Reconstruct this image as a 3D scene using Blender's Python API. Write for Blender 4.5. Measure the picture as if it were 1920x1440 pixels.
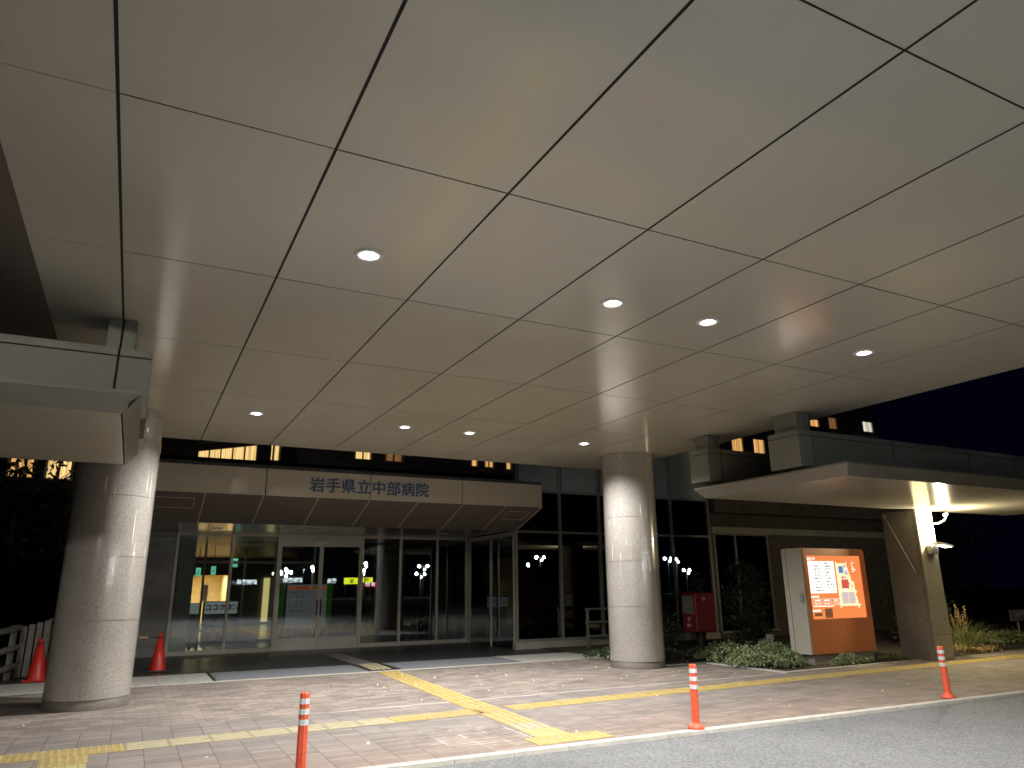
import bpy, bmesh, math, random
from mathutils import Vector, Matrix
random.seed(7)
for o in list(bpy.data.objects): bpy.data.objects.remove(o)
SC = bpy.context.scene
COL = SC.collection
R = math.radians

# ------------------------------------------------------------------ camera
cam_d = bpy.data.cameras.new('camera'); cam = bpy.data.objects.new('camera', cam_d); COL.objects.link(cam)
cam_d.sensor_width = 36.0; cam_d.lens = 1349.6 / 1920 * 36.0
cam_d.clip_start = 0.05; cam_d.clip_end = 600
yaw, pitch, roll = 0.474351, 0.274683, -0.0105848
cy, sy = math.cos(yaw), math.sin(yaw)
fw = Vector((sy * math.cos(pitch), cy * math.cos(pitch), math.sin(pitch)))
rt = Vector((cy, -sy, 0)); up = rt.cross(fw)
c_, s_ = math.cos(roll), math.sin(roll)
r2 = c_ * rt + s_ * up; u2 = -s_ * rt + c_ * up
M = Matrix((r2, u2, -fw)).transposed().to_4x4(); M.translation = Vector((0, 0, 1.508))
cam.matrix_world = M
SC.camera = cam

# ------------------------------------------------------------------ world, exposure
W = bpy.data.worlds.new("World"); SC.world = W; W.use_nodes = True
bg = W.node_tree.nodes['Background']
bg.inputs[0].default_value = (0.0005, 0.0007, 0.003, 1); bg.inputs[1].default_value = 1.0
SC.view_settings.view_transform = 'Standard'; SC.view_settings.look = 'None'
SC.view_settings.exposure = 0.0; SC.view_settings.gamma = 1.0
cy_ = SC.cycles
cy_.use_denoising = True
cy_.max_bounces = 10; cy_.diffuse_bounces = 5; cy_.glossy_bounces = 5; cy_.transparent_max_bounces = 24
cy_.caustics_reflective = False; cy_.caustics_refractive = False
cy_.sample_clamp_indirect = 4.0
DOWN_W = 640.0           # each ceiling downlight
LEFT_W = 2000.0           # added unseen lamp left of the camera, brightens the left column
PIER_W = 300.0            # lamp over the pier
ALC_W = 170.0             # lit corridor inside

# ------------------------------------------------------------------ materials
def nt(m): return m.node_tree.nodes, m.node_tree.links
MATS = {}
def mat(name, col, rough=.6, metal=0., var=.0, vscale=6., bump=0., bscale=40., spec=.5, coat=0., stretch=(1, 1, 1)):
    m = bpy.data.materials.new(name); m.use_nodes = True; N, L = nt(m)
    p = N['Principled BSDF']; p.inputs['Roughness'].default_value = rough; p.inputs['Metallic'].default_value = metal
    p.inputs['Specular IOR Level'].default_value = spec; p.inputs['Coat Weight'].default_value = coat
    p.inputs['Coat Roughness'].default_value = .04
    p.inputs['Base Color'].default_value = (*col, 1)
    tc = N.new('ShaderNodeTexCoord'); mp = N.new('ShaderNodeMapping'); mp.inputs['Scale'].default_value = stretch
    L.new(tc.outputs['Object'], mp.inputs[0])
    if var:
        n = N.new('ShaderNodeTexNoise'); n.inputs['Scale'].default_value = vscale; n.inputs['Detail'].default_value = 6; n.inputs['Roughness'].default_value = .65
        L.new(mp.outputs[0], n.inputs['Vector'])
        r = N.new('ShaderNodeValToRGB'); a = [max(0, c * (1 - var)) for c in col]; b = [c * (1 + var) for c in col]
        r.color_ramp.elements[0].position = .3; r.color_ramp.elements[1].position = .7
        r.color_ramp.elements[0].color = (*a, 1); r.color_ramp.elements[1].color = (*b, 1)
        L.new(n.outputs['Fac'], r.inputs[0]); L.new(r.outputs[0], p.inputs['Base Color'])
        rr = N.new('ShaderNodeMapRange'); rr.inputs['To Min'].default_value = max(.02, rough * .85); rr.inputs['To Max'].default_value = min(1, rough * 1.15)
        L.new(n.outputs['Fac'], rr.inputs[0]); L.new(rr.outputs[0], p.inputs['Roughness'])
    if bump:
        n2 = N.new('ShaderNodeTexNoise'); n2.inputs['Scale'].default_value = bscale; n2.inputs['Detail'].default_value = 4
        L.new(mp.outputs[0], n2.inputs['Vector'])
        bp = N.new('ShaderNodeBump'); bp.inputs['Strength'].default_value = bump; bp.inputs['Distance'].default_value = .01
        L.new(n2.outputs['Fac'], bp.inputs['Height']); L.new(bp.outputs[0], p.inputs['Normal'])
    MATS[name] = m
    return m
def emit(name, col, s, stripes=None):
    m = bpy.data.materials.new(name); m.use_nodes = True; N, L = nt(m)
    N.remove(N['Principled BSDF']); e = N.new('ShaderNodeEmission'); e.inputs[0].default_value = (*col, 1); e.inputs[1].default_value = s
    L.new(e.outputs[0], N['Material Output'].inputs[0])
    if stripes:
        tc = N.new('ShaderNodeTexCoord'); mp = N.new('ShaderNodeMapping'); mp.inputs['Scale'].default_value = (stripes, stripes, .3)
        n = N.new('ShaderNodeTexNoise'); n.inputs['Scale'].default_value = 1; n.inputs['Detail'].default_value = 3
        r = N.new('ShaderNodeValToRGB'); r.color_ramp.elements[0].position = .35; r.color_ramp.elements[1].position = .65
        r.color_ramp.elements[0].color = tuple(c * .45 for c in col) + (1,); r.color_ramp.elements[1].color = (*col, 1)
        L.new(tc.outputs['Object'], mp.inputs[0]); L.new(mp.outputs[0], n.inputs['Vector']); L.new(n.outputs['Fac'], r.inputs[0]); L.new(r.outputs[0], e.inputs[0])
    m.cycles.emission_sampling = 'NONE'
    MATS[name] = m
    return m
def glass(name, tint, ior):
    m = bpy.data.materials.new(name); m.use_nodes = True; N, L = nt(m); N.remove(N['Principled BSDF'])
    t = N.new('ShaderNodeBsdfTransparent'); t.inputs[0].default_value = (*tint, 1)
    g = N.new('ShaderNodeBsdfGlossy'); g.inputs['Roughness'].default_value = 0.0; g.inputs[0].default_value = (.9, .95, 1, 1)
    f = N.new('ShaderNodeFresnel'); f.inputs[0].default_value = ior
    x = N.new('ShaderNodeMixShader'); L.new(f.outputs[0], x.inputs[0]); L.new(t.outputs[0], x.inputs[1]); L.new(g.outputs[0], x.inputs[2])
    L.new(x.outputs[0], N['Material Output'].inputs[0]); MATS[name] = m
    return m

CEIL = mat('ceiling_metal', (.525, .495, .41), .175, .05, .05, .7, .0, 40, .8)
def brushed_ceiling():
    N, L = nt(CEIL); p = N['Principled BSDF']
    n = N.new('ShaderNodeTexNoise'); n.inputs['Scale'].default_value = 26; n.inputs['Detail'].default_value = 3
    tc = N['Texture Coordinate']; L.new(tc.outputs['Object'], n.inputs['Vector'])
    b = N.new('ShaderNodeBump'); b.inputs['Strength'].default_value = .035; b.inputs['Distance'].default_value = .01
    L.new(n.outputs['Fac'], b.inputs['Height']); L.new(b.outputs[0], p.inputs['Normal'])
brushed_ceiling()
DARK = mat('dark_gap', (.015, .014, .013), .8)
PANEL = mat('pale_panel', (.215, .2, .165), .42, .25, .05, 1.2)
PANELG = mat('grey_panel', (.235, .235, .2), .5, .2, .05, 1.2)
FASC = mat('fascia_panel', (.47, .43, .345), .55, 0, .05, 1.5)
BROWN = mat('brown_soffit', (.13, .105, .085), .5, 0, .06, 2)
TRIM = mat('pale_trim', (.55, .5, .42), .45, .3)
ALU = mat('aluminium_frame', (.56, .53, .46), .42, .4, .04, 3)
ALUD = mat('dark_frame', (.26, .25, .225), .5, .5)
STEEL = mat('rail_steel', (.42, .41, .37), .38, .8, .08, 4)
MARBLE = mat('grey_marble', (.3, .3, .285), .22, 0, .3, 1.6, 0, 40, .5, 0, (.5, 1, 1.6))
KERB = mat('kerb_concrete', (.42, .4, .36), .85, 0, .18, 9, .4, 60)
CONC = mat('pier_concrete', (.27, .245, .205), .75, 0, .16, 2.2, .25, 30)
BLACKTILE = mat('dark_granite_floor', (.035, .034, .034), .38, 0, .3, 30)
MATG = mat('door_mat', (.17, .18, .2), .7, 0, .1, 30, .3, 200)
STONE = mat('pale_stone_slab', (.36, .35, .32), .7, 0, .12, 6, .15, 60)
YEL = mat('tactile_yellow', (.47, .35, .115), .6, 0, .2, 5, .1, 90)
YELP = mat('faded_tactile', (.43, .385, .235), .65, 0, .16, 5)
YELG = mat('tactile_groove_shade', (.30, .225, .085), .7, 0, .25, 7)  # plate base under the bars: shade between them put into its colour
YELPG = mat('faded_groove_shade', (.27, .23, .15), .7, 0, .25, 7)  # same painted groove shade for the faded plates
YELO = mat('olive_tactile', (.36, .31, .13), .7, 0, .15, 6)
RED = mat('traffic_red', (.66, .095, .038), .45, 0, .22, 22)
RAILG = mat('weathered_rail', (.15, .145, .125), .55, .3, .15, 6)
CONE = mat('cone_red', (.45, .018, .01), .45, 0, .1, 7)
POST = mat('post_red', (.21, .004, .008), .38, 0, .05, 6)
WHITE = mat('white_paint', (.72, .72, .7), .4)
REFL = mat('reflective_band', (.62, .64, .66), .3, .1, .18, 26)
BLACK = mat('black_rubber', (.012, .012, .012), .6)
PANELX = None
ORANGE = mat('sign_orange', (.46, .15, .052), .42, 0, .04, 3)
CREAM = mat('sign_side_cream', (.46, .43, .36), .45, 0, .04, 3)
NAVY = mat('letter_navy', (.05, .095, .21), .5)
INK = mat('ink', (.02, .02, .03), .7)
SOIL = mat('soil', (.045, .035, .025), .95, 0, .4, 8, .8, 30)
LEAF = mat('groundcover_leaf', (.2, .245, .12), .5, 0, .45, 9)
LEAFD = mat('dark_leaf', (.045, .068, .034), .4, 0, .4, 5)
LEAFT = mat('tree_leaf', (.035, .05, .022), .55, 0, .4, 3)
BARK = mat('bark', (.06, .045, .03), .9, 0, .3, 8, .5, 20)
GRASS = mat('grass_blade', (.22, .25, .1), .6, 0, .4, 6)
SEDGE = mat('pale_sedge', (.26, .3, .17), .6, 0, .25, 6)
DRY = mat('dry_leaf', (.42, .29, .12), .8, 0, .3, 12)
PALELEAF = mat('pale_fallen_leaf', (.75, .68, .45), .7, 0, .2, 12)
TOWER = mat('tower_tile', (.07, .052, .048), .8, 0, .12, 1.5)
ROOFD = mat('dark_roofing', (.03, .031, .035), .7)
SPAN = mat('spandrel_glass', (.27, .3, .3), .3)
INW = mat('lobby_wall', (.22, .21, .19), .6, 0, .06, 2)
INC = mat('lobby_ceiling', (.22, .2, .17), .4, .2)
INF = mat('lobby_floor', (.18, .165, .15), .22, 0, .1, 3)
BEIGE = mat('corridor_wall', (.66, .55, .36), .6, 0, .05, 3)
GREEN = mat('green_panel', (.05, .16, .025), .5)
GREY = mat('plain_grey', (.3, .3, .3), .5)
WETY = mat('plastic_yellow', (.55, .42, .06), .4)
GLASS = glass('clear_glass', (.82, .86, .84), 1.9)
GLASSD = glass('tinted_glass', (.35, .38, .4), 2.2)
REFLECTOR = emit('lit_reflector', (1, .98, .94), 1.6)
LAMP = emit('lamp_white', (1, .98, .94), 22)
LAMPS = emit('street_lamp_white', (.92, 1, 1), 220)
WARM = emit('lit_window_warm', (1, .52, .16), 1.0, 14)
WARM2 = emit('lit_window_gold', (1, .66, .25), 1.25, 14)
PALEW = emit('lit_window_pale', (1, .93, .72), .95, 10)
DIMW = emit('lit_window_dim', (.75, .36, .12), .32, 14)
EXITG = emit('exit_green', (.22, .9, .6), .9)
SCR_O = emit('sign_light_orange', (.96, .275, .08), 1.0)
SCR_W = emit('sign_light_white', (1, .96, .86), 1.6)
SCR_C = emit('sign_light_cream', (1, .93, .55), 1.05)
SCR_B = emit('sign_light_blue', (.16, .33, .75), .75)
SCR_M = emit('sign_light_mauve', (.84, .68, .62), .85)
SCR_R = emit('sign_light_red', (.85, .13, .09), .85)
SCR_Y = emit('sign_light_yellow', (.75, .55, .02), .9)
SCR_D = emit('sign_dull_brown', (.42, .16, .07), .5)
SHOPY = emit('shop_yellow', (.95, 1, .03), 5)
SHOPR = emit('shop_red', (1, .06, .08), 3.2)
SHOPW = emit('shop_white', (.9, .97, 1), 6)
FLOODL = emit('flood_lens', (1, .97, .82), 9)
TUBEL = emit('tube_lens', (1, .93, .6), 9)

def granite():
    m = mat('column_granite', (.36, .325, .285), .22, 0, 0, 1, 0, 1, .5, 1.0); N, L = nt(m); p = N['Principled BSDF']
    tc = N['Texture Coordinate']
    v = N.new('ShaderNodeTexNoise'); v.inputs['Scale'].default_value = 150; v.inputs['Detail'].default_value = 2
    n = N.new('ShaderNodeTexNoise'); n.inputs['Scale'].default_value = 1.3; n.inputs['Detail'].default_value = 5
    L.new(tc.outputs['Object'], v.inputs['Vector']); L.new(tc.outputs['Object'], n.inputs['Vector'])
    r = N.new('ShaderNodeValToRGB'); el = r.color_ramp.elements
    el[0].position = .36; el[0].color = (.17, .158, .147, 1); el[1].position = .62; el[1].color = (.52, .49, .45, 1)
    L.new(v.outputs['Fac'], r.inputs[0])
    mx = N.new('ShaderNodeMixRGB'); mx.blend_type = 'MULTIPLY'; mx.inputs[0].default_value = .35
    r2 = N.new('ShaderNodeValToRGB'); r2.color_ramp.elements[0].position = .35; r2.color_ramp.elements[1].position = .65
    r2.color_ramp.elements[0].color = (.7, .68, .66, 1)
    L.new(n.outputs['Fac'], r2.inputs[0]); L.new(r.outputs[0], mx.inputs[1]); L.new(r2.outputs[0], mx.inputs[2]); L.new(mx.outputs[0], p.inputs['Base Color'])
    # thin pale vertical streaks mixed into the stone colour, fading out lower down
    mpd = N.new('ShaderNodeMapping'); mpd.inputs['Scale'].default_value = (34, 34, 1.6); L.new(tc.outputs['Object'], mpd.inputs[0])
    dn = N.new('ShaderNodeTexNoise'); dn.inputs['Scale'].default_value = 1; dn.inputs['Detail'].default_value = 1; L.new(mpd.outputs[0], dn.inputs['Vector'])
    dr = N.new('ShaderNodeMapRange'); dr.inputs['From Min'].default_value = .715; dr.inputs['From Max'].default_value = .76; L.new(dn.outputs['Fac'], dr.inputs[0])
    sp = N.new('ShaderNodeSeparateXYZ'); L.new(tc.outputs['Object'], sp.inputs[0])
    zr = N.new('ShaderNodeMapRange'); zr.inputs['From Min'].default_value = 1.2; zr.inputs['From Max'].default_value = 2.0; L.new(sp.outputs[2], zr.inputs[0])
    dm = N.new('ShaderNodeMath'); dm.operation = 'MULTIPLY'; L.new(dr.outputs[0], dm.inputs[0]); L.new(zr.outputs[0], dm.inputs[1])
    mx2 = N.new('ShaderNodeMixRGB'); mx2.inputs[2].default_value = (.82, .8, .76, 1); L.new(dm.outputs[0], mx2.inputs[0]); L.new(mx.outputs[0], mx2.inputs[1]); L.new(mx2.outputs[0], p.inputs['Base Color'])
    # slightly wavy polish
    mp = N.new('ShaderNodeMapping'); mp.inputs['Scale'].default_value = (3, 3, 9); L.new(tc.outputs['Object'], mp.inputs[0])
    w = N.new('ShaderNodeTexNoise'); w.inputs['Scale'].default_value = 1.0; w.inputs['Detail'].default_value = 3; L.new(mp.outputs[0], w.inputs['Vector'])
    b = N.new('ShaderNodeBump'); b.inputs['Strength'].default_value = .3; b.inputs['Distance'].default_value = .005
    L.new(w.outputs['Fac'], b.inputs['Height']); L.new(b.outputs[0], p.inputs['Coat Normal'])
    return m
GRAN = granite()
GRANB = mat('column_base_granite', (.15, .13, .115), .5, 0, .35, 60)
SEAM = mat('column_seam', (.26, .24, .215), .6)

def asphalt():
    m = mat('asphalt', (.09, .092, .097), .82, 0, 0, 1, 0, 1, .5); N, L = nt(m); p = N['Principled BSDF']; tc = N['Texture Coordinate']
    v = N.new('ShaderNodeTexVoronoi'); v.inputs['Scale'].default_value = 46; L.new(tc.outputs['Object'], v.inputs['Vector'])
    n = N.new('ShaderNodeTexNoise'); n.inputs['Scale'].default_value = 48; n.inputs['Detail'].default_value = 3; n.inputs['Roughness'].default_value = .7; L.new(tc.outputs['Object'], n.inputs['Vector'])
    big = N.new('ShaderNodeTexNoise'); big.inputs['Scale'].default_value = .9; big.inputs['Detail'].default_value = 4; L.new(tc.outputs['Object'], big.inputs['Vector'])
    r = N.new('ShaderNodeValToRGB'); e = r.color_ramp.elements; e[0].position = .33; e[0].color = (.06, .061, .065, 1); e[1].position = .69; e[1].color = (.225, .23, .238, 1)
    L.new(n.outputs['Fac'], r.inputs[0])
    hs = N.new('ShaderNodeMixRGB'); hs.blend_type = 'MULTIPLY'; hs.inputs[0].default_value = .5
    rb = N.new('ShaderNodeValToRGB'); rb.color_ramp.elements[0].position = .3; rb.color_ramp.elements[1].position = .7; rb.color_ramp.elements[0].color = (.6, .6, .6, 1)
    L.new(big.outputs['Fac'], rb.inputs[0]); L.new(r.outputs[0], hs.inputs[1]); L.new(rb.outputs[0], hs.inputs[2]); L.new(hs.outputs[0], p.inputs['Base Color'])
    b = N.new('ShaderNodeBump'); b.inputs['Strength'].default_value = .7; b.inputs['Distance'].default_value = .006
    L.new(v.outputs['Distance'], b.inputs['Height']); L.new(b.outputs[0], p.inputs['Normal'])
    return m
ASPH = asphalt()

def paving(name, bw, bh, offset, c1, c2, mortar, red=False):
    m = mat(name, c1, .78, 0, 0, 1, 0, 1, .35); N, L = nt(m); p = N['Principled BSDF']; tc = N['Texture Coordinate']
    b = N.new('ShaderNodeTexBrick'); b.offset = offset; b.offset_frequency = 2; b.squash = 1
    b.inputs['Scale'].default_value = 1; b.inputs['Brick Width'].default_value = bw; b.inputs['Row Height'].default_value = bh
    b.inputs['Mortar Size'].default_value = .0045; b.inputs['Mortar Smooth'].default_value = .2; b.inputs['Bias'].default_value = 0
    b.inputs['Color1'].default_value = (*c1, 1); b.inputs['Color2'].default_value = (*c2, 1); b.inputs['Mortar'].default_value = (*mortar, 1)
    nw = N.new('ShaderNodeTexNoise'); nw.inputs['Scale'].default_value = 1.2; nw.inputs['Detail'].default_value = 2
    L.new(tc.outputs['Object'], nw.inputs['Vector'])
    vm = N.new('ShaderNodeVectorMath'); vm.operation = 'MULTIPLY_ADD'; vm.inputs[1].default_value = (.012, .012, 0)
    L.new(nw.outputs['Color'], vm.inputs[0]); L.new(tc.outputs['Object'], vm.inputs[2]); L.new(vm.outputs[0], b.inputs['Vector'])
    n = N.new('ShaderNodeTexNoise'); n.inputs['Scale'].default_value = 1.1; n.inputs['Detail'].default_value = 6; n.inputs['Roughness'].default_value = .7
    L.new(tc.outputs['Object'], n.inputs['Vector'])
    r = N.new('ShaderNodeValToRGB'); r.color_ramp.elements[0].position = .3; r.color_ramp.elements[1].position = .72
    r.color_ramp.elements[0].color = (.62, .6, .6, 1); r.color_ramp.elements[1].color = (1.15, 1.1, 1.05, 1)
    L.new(n.outputs['Fac'], r.inputs[0])
    mx = N.new('ShaderNodeMixRGB'); mx.blend_type = 'MULTIPLY'; mx.inputs[0].default_value = .8
    L.new(b.outputs['Color'], mx.inputs[1]); L.new(r.outputs[0], mx.inputs[2])
    last = mx.outputs[0]
    sep = N.new('ShaderNodeSeparateXYZ'); L.new(tc.outputs['Object'], sep.inputs[0])
    nw2 = N.new('ShaderNodeTexNoise'); nw2.inputs['Scale'].default_value = 4.5; nw2.inputs['Detail'].default_value = 4; L.new(tc.outputs['Object'], nw2.inputs['Vector'])
    # lime bloom: a washed-out line along the joint of the two pavings, and whitened joints by the crossing
    n3 = N.new('ShaderNodeTexNoise'); n3.inputs['Scale'].default_value = 3; n3.inputs['Detail'].default_value = 5; L.new(tc.outputs['Object'], n3.inputs['Vector'])
    y1 = N.new('ShaderNodeMath'); y1.operation = 'MULTIPLY_ADD'; y1.inputs[1].default_value = .12; y1.inputs[2].default_value = -9.96
    L.new(n3.outputs['Fac'], y1.inputs[0])
    y2 = N.new('ShaderNodeMath'); y2.operation = 'ADD'; L.new(sep.outputs[1], y2.inputs[0]); L.new(y1.outputs[0], y2.inputs[1])
    y3 = N.new('ShaderNodeMath'); y3.operation = 'ABSOLUTE'; L.new(y2.outputs[0], y3.inputs[0])
    y4 = N.new('ShaderNodeMapRange'); y4.inputs['From Min'].default_value = .05; y4.inputs['From Max'].default_value = .0; L.new(y3.outputs[0], y4.inputs[0])
    x1 = N.new('ShaderNodeMapRange'); x1.inputs['From Min'].default_value = 2.2; x1.inputs['From Max'].default_value = 2.8; L.new(sep.outputs[0], x1.inputs[0])
    x2 = N.new('ShaderNodeMath'); x2.operation = 'MULTIPLY'; L.new(y4.outputs[0], x2.inputs[0]); L.new(x1.outputs[0], x2.inputs[1])
    x3 = N.new('ShaderNodeMath'); x3.operation = 'MULTIPLY'; L.new(x2.outputs[0], x3.inputs[0]); L.new(n3.outputs['Fac'], x3.inputs[1])
    m2 = N.new('ShaderNodeMixRGB'); m2.inputs[2].default_value = (.62, .58, .53, 1); L.new(x3.outputs[0], m2.inputs[0]); L.new(last, m2.inputs[1]); last = m2.outputs[0]
    d = N.new('ShaderNodeVectorMath'); d.operation = 'DISTANCE'; d.inputs[1].default_value = (3.45, 7.6, 0); L.new(tc.outputs['Object'], d.inputs[0])
    dr = N.new('ShaderNodeMapRange'); dr.inputs['From Min'].default_value = .95; dr.inputs['From Max'].default_value = .45; L.new(d.outputs['Value'], dr.inputs[0])
    dm = N.new('ShaderNodeMath'); dm.operation = 'MULTIPLY'; L.new(dr.outputs[0], dm.inputs[0]); L.new(b.outputs['Fac'], dm.inputs[1])
    th = N.new('ShaderNodeMapRange'); th.inputs['From Min'].default_value = .42; th.inputs['From Max'].default_value = .6; L.new(nw2.outputs['Fac'], th.inputs[0])
    dn = N.new('ShaderNodeMath'); dn.operation = 'MULTIPLY'; L.new(th.outputs[0], dn.inputs[1]); L.new(dm.outputs[0], dn.inputs[0])
    m3 = N.new('ShaderNodeMixRGB'); m3.inputs[2].default_value = (.7, .68, .64, 1); L.new(dn.outputs[0], m3.inputs[0]); L.new(last, m3.inputs[1]); last = m3.outputs[0]
    if red:   # newer, redder pavers next to the kerb
        yr = N.new('ShaderNodeMapRange'); yr.inputs['From Min'].default_value = 8.3; yr.inputs['From Max'].default_value = 7.0; L.new(sep.outputs[1], yr.inputs[0])
        ym = N.new('ShaderNodeMath'); ym.operation = 'MULTIPLY'; ym.inputs[1].default_value = .55; L.new(yr.outputs[0], ym.inputs[0])
        m4 = N.new('ShaderNodeMixRGB'); m4.blend_type = 'MULTIPLY'; m4.inputs[2].default_value = (1.14, .93, .83, 1); L.new(ym.outputs[0], m4.inputs[0]); L.new(last, m4.inputs[1]); last = m4.outputs[0]
    fine = N.new('ShaderNodeTexNoise'); fine.inputs['Scale'].default_value = 140; L.new(tc.outputs['Object'], fine.inputs['Vector'])
    m5 = N.new('ShaderNodeMixRGB'); m5.blend_type = 'OVERLAY'; m5.inputs[0].default_value = .35; L.new(last, m5.inputs[1]); L.new(fine.outputs['Fac'], m5.inputs[2])
    L.new(m5.outputs[0], p.inputs['Base Color'])
    inv = N.new('ShaderNodeMath'); inv.operation = 'MULTIPLY_ADD'; inv.inputs[1].default_value = -1; inv.inputs[2].default_value = 1; L.new(b.outputs['Fac'], inv.inputs[0])
    ad = N.new('ShaderNodeMath'); ad.operation = 'MULTIPLY_ADD'; ad.inputs[1].default_value = .25; L.new(fine.outputs['Fac'], ad.inputs[0]); L.new(inv.outputs[0], ad.inputs[2])
    bp = N.new('ShaderNodeBump'); bp.inputs['Strength'].default_value = .6; bp.inputs['Distance'].default_value = .006
    L.new(ad.outputs[0], bp.inputs['Height']); L.new(bp.outputs[0], p.inputs['Normal'])
    return m
PAVE_A = paving('slab_paving', .30, .10, 0.0, (.178, .16, .15), (.258, .227, .208), (.1, .09, .084), True)
PAVE_B = paving('brick_paving', .25, .11, .5, (.165, .143, .128), (.285, .246, .22), (.132, .115, .104))
def brickwall():
    m = mat('facade_brick', (.2, .14, .1), .8); N, L = nt(m); p = N['Principled BSDF']; tc = N['Texture Coordinate']
    mp = N.new('ShaderNodeMapping'); mp.inputs['Rotation'].default_value = (R(90), 0, 0); L.new(tc.outputs['Object'], mp.inputs[0])
    b = N.new('ShaderNodeTexBrick'); b.inputs['Scale'].default_value = 1; b.inputs['Brick Width'].default_value = .22; b.inputs['Row Height'].default_value = .075
    b.inputs['Mortar Size'].default_value = .006
    b.inputs['Color1'].default_value = (.1, .075, .057, 1); b.inputs['Color2'].default_value = (.062, .05, .04, 1); b.inputs['Mortar'].default_value = (.05, .042, .035, 1)
    L.new(mp.outputs[0], b.inputs['Vector']); L.new(b.outputs['Color'], p.inputs['Base Color'])
    return m
BRICK = brickwall()

# ------------------------------------------------------------------ mesh helpers
class MB:
    def __init__(s): s.v = []; s.f = []; s.mi = []; s.sm = []
    def add(s, vs, fs, mi=0, smooth=False):
        k = len(s.v); s.v += [tuple(v) for v in vs]
        for f in fs: s.f.append(tuple(i + k for i in f)); s.mi.append(mi); s.sm.append(smooth)
        return s
    def box(s, x0, x1, y0, y1, z0, z1, mi=0):
        vs = [(x, y, z) for x in (x0, x1) for y in (y0, y1) for z in (z0, z1)]
        return s.add(vs, [(0, 1, 3, 2), (4, 6, 7, 5), (0, 4, 5, 1), (2, 3, 7, 6), (0, 2, 6, 4), (1, 5, 7, 3)], mi)
    def rbox(s, x0, x1, y0, y1, z0, z1, b=.02, mi=0, seg=2):
        bm = bmesh.new(); bmesh.ops.create_cube(bm, size=1)
        for v in bm.verts:
            v.co = Vector((x0 + (v.co.x + .5) * (x1 - x0), y0 + (v.co.y + .5) * (y1 - y0), z0 + (v.co.z + .5) * (z1 - z0)))
        bmesh.ops.bevel(bm, geom=list(bm.edges), offset=b, segments=seg, affect='EDGES', profile=.5)
        bm.verts.index_update()
        s.add([v.co[:] for v in bm.verts], [tuple(v.index for v in f.verts) for f in bm.faces], mi); bm.free(); return s
    def prism(s, poly, d, mi=0):   # poly: list of 3D points (planar); d: extrusion vector
        n = len(poly); vs = [Vector(p) for p in poly] + [Vector(p) + Vector(d) for p in poly]
        return s.add(vs, [tuple(range(n - 1, -1, -1)), tuple(range(n, 2 * n))] + [(i, (i + 1) % n, (i + 1) % n + n, i + n) for i in range(n)], mi)
    def tube(s, pts, r, n=10, mi=0, cap=True):
        pts = [Vector(p) for p in pts]; rs = r if isinstance(r, (list, tuple)) else [r] * len(pts); rings = []
        for i, p in enumerate(pts):
            d = (pts[min(i + 1, len(pts) - 1)] - pts[max(i - 1, 0)]).normalized()
            a = Vector((0, 0, 1)) if abs(d.z) < .9 else Vector((1, 0, 0)); u = d.cross(a).normalized(); w = d.cross(u)
            rings.append([p + (u * math.cos(t) + w * math.sin(t)) * rs[i] for t in [2 * math.pi * k / n for k in range(n)]])
        vs = [v for rg in rings for v in rg]
        fs = [(i * n + k, i * n + (k + 1) % n, (i + 1) * n + (k + 1) % n, (i + 1) * n + k) for i in range(len(pts) - 1) for k in range(n)]
        s.add(vs, fs, mi, True)
        if cap: s.add(rings[0], [tuple(range(n))], mi); s.add(rings[-1], [tuple(range(n - 1, -1, -1))], mi)
        return s
    def lathe(s, prof, cx, cy, n=48, mi=0, smooth=True):
        vs = [(cx + r * math.cos(2 * math.pi * k / n), cy + r * math.sin(2 * math.pi * k / n), z) for r, z in prof for k in range(n)]
        fs = [(i * n + k, i * n + (k + 1) % n, (i + 1) * n + (k + 1) % n, (i + 1) * n + k) for i in range(len(prof) - 1) for k in range(n)]
        s.add(vs, fs, mi, smooth)
        return s
    def disc(s, cx, cy, z, r, n=32, mi=0, up=True):
        vs = [(cx + r * math.cos(2 * math.pi * k / n), cy + r * math.sin(2 * math.pi * k / n), z) for k in range(n)]
        return s.add(vs, [tuple(range(n)) if up else tuple(range(n - 1, -1, -1))], mi)
    def torus(s, c, ax, Rr, r, n=40, k=8, mi=0):
        c = Vector(c); ax = Vector(ax).normalized(); a = Vector((0, 0, 1)) if abs(ax.z) < .9 else Vector((1, 0, 0)); u = ax.cross(a).normalized(); w = ax.cross(u)
        vs = []
        for i in range(n):
            t = 2 * math.pi * i / n; d = u * math.cos(t) + w * math.sin(t)
            for j in range(k):
                q = 2 * math.pi * j / k; vs.append(c + d * (Rr + r * math.cos(q)) + ax * r * math.sin(q))
        return s.add(vs, [(i * k + j, i * k + (j + 1) % k, ((i + 1) % n) * k + (j + 1) % k, ((i + 1) % n) * k + j) for i in range(n) for j in range(k)], mi, True)
    def sphere(s, c, r, n=12, m=8, mi=0):
        prof = [(max(.0005, r * math.sin(math.pi * i / m)), c[2] - r * math.cos(math.pi * i / m)) for i in range(m + 1)]
        return s.lathe(prof, c[0], c[1], n, mi)
    def leaf(s, p, d, nrm, l, w, mi=0):
        p = Vector(p); d = Vector(d).normalized(); sd = d.cross(Vector(nrm)); sd = sd.normalized() if sd.length > 1e-4 else Vector((1, 0, 0)); n = sd.cross(d)
        return s.add([p, p + d * l * .5 + sd * w * .5 - n * w * .12, p + d * l - n * l * .1, p + d * l * .5 - sd * w * .5 - n * w * .12], [(0, 1, 2), (0, 2, 3)], mi)
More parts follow.
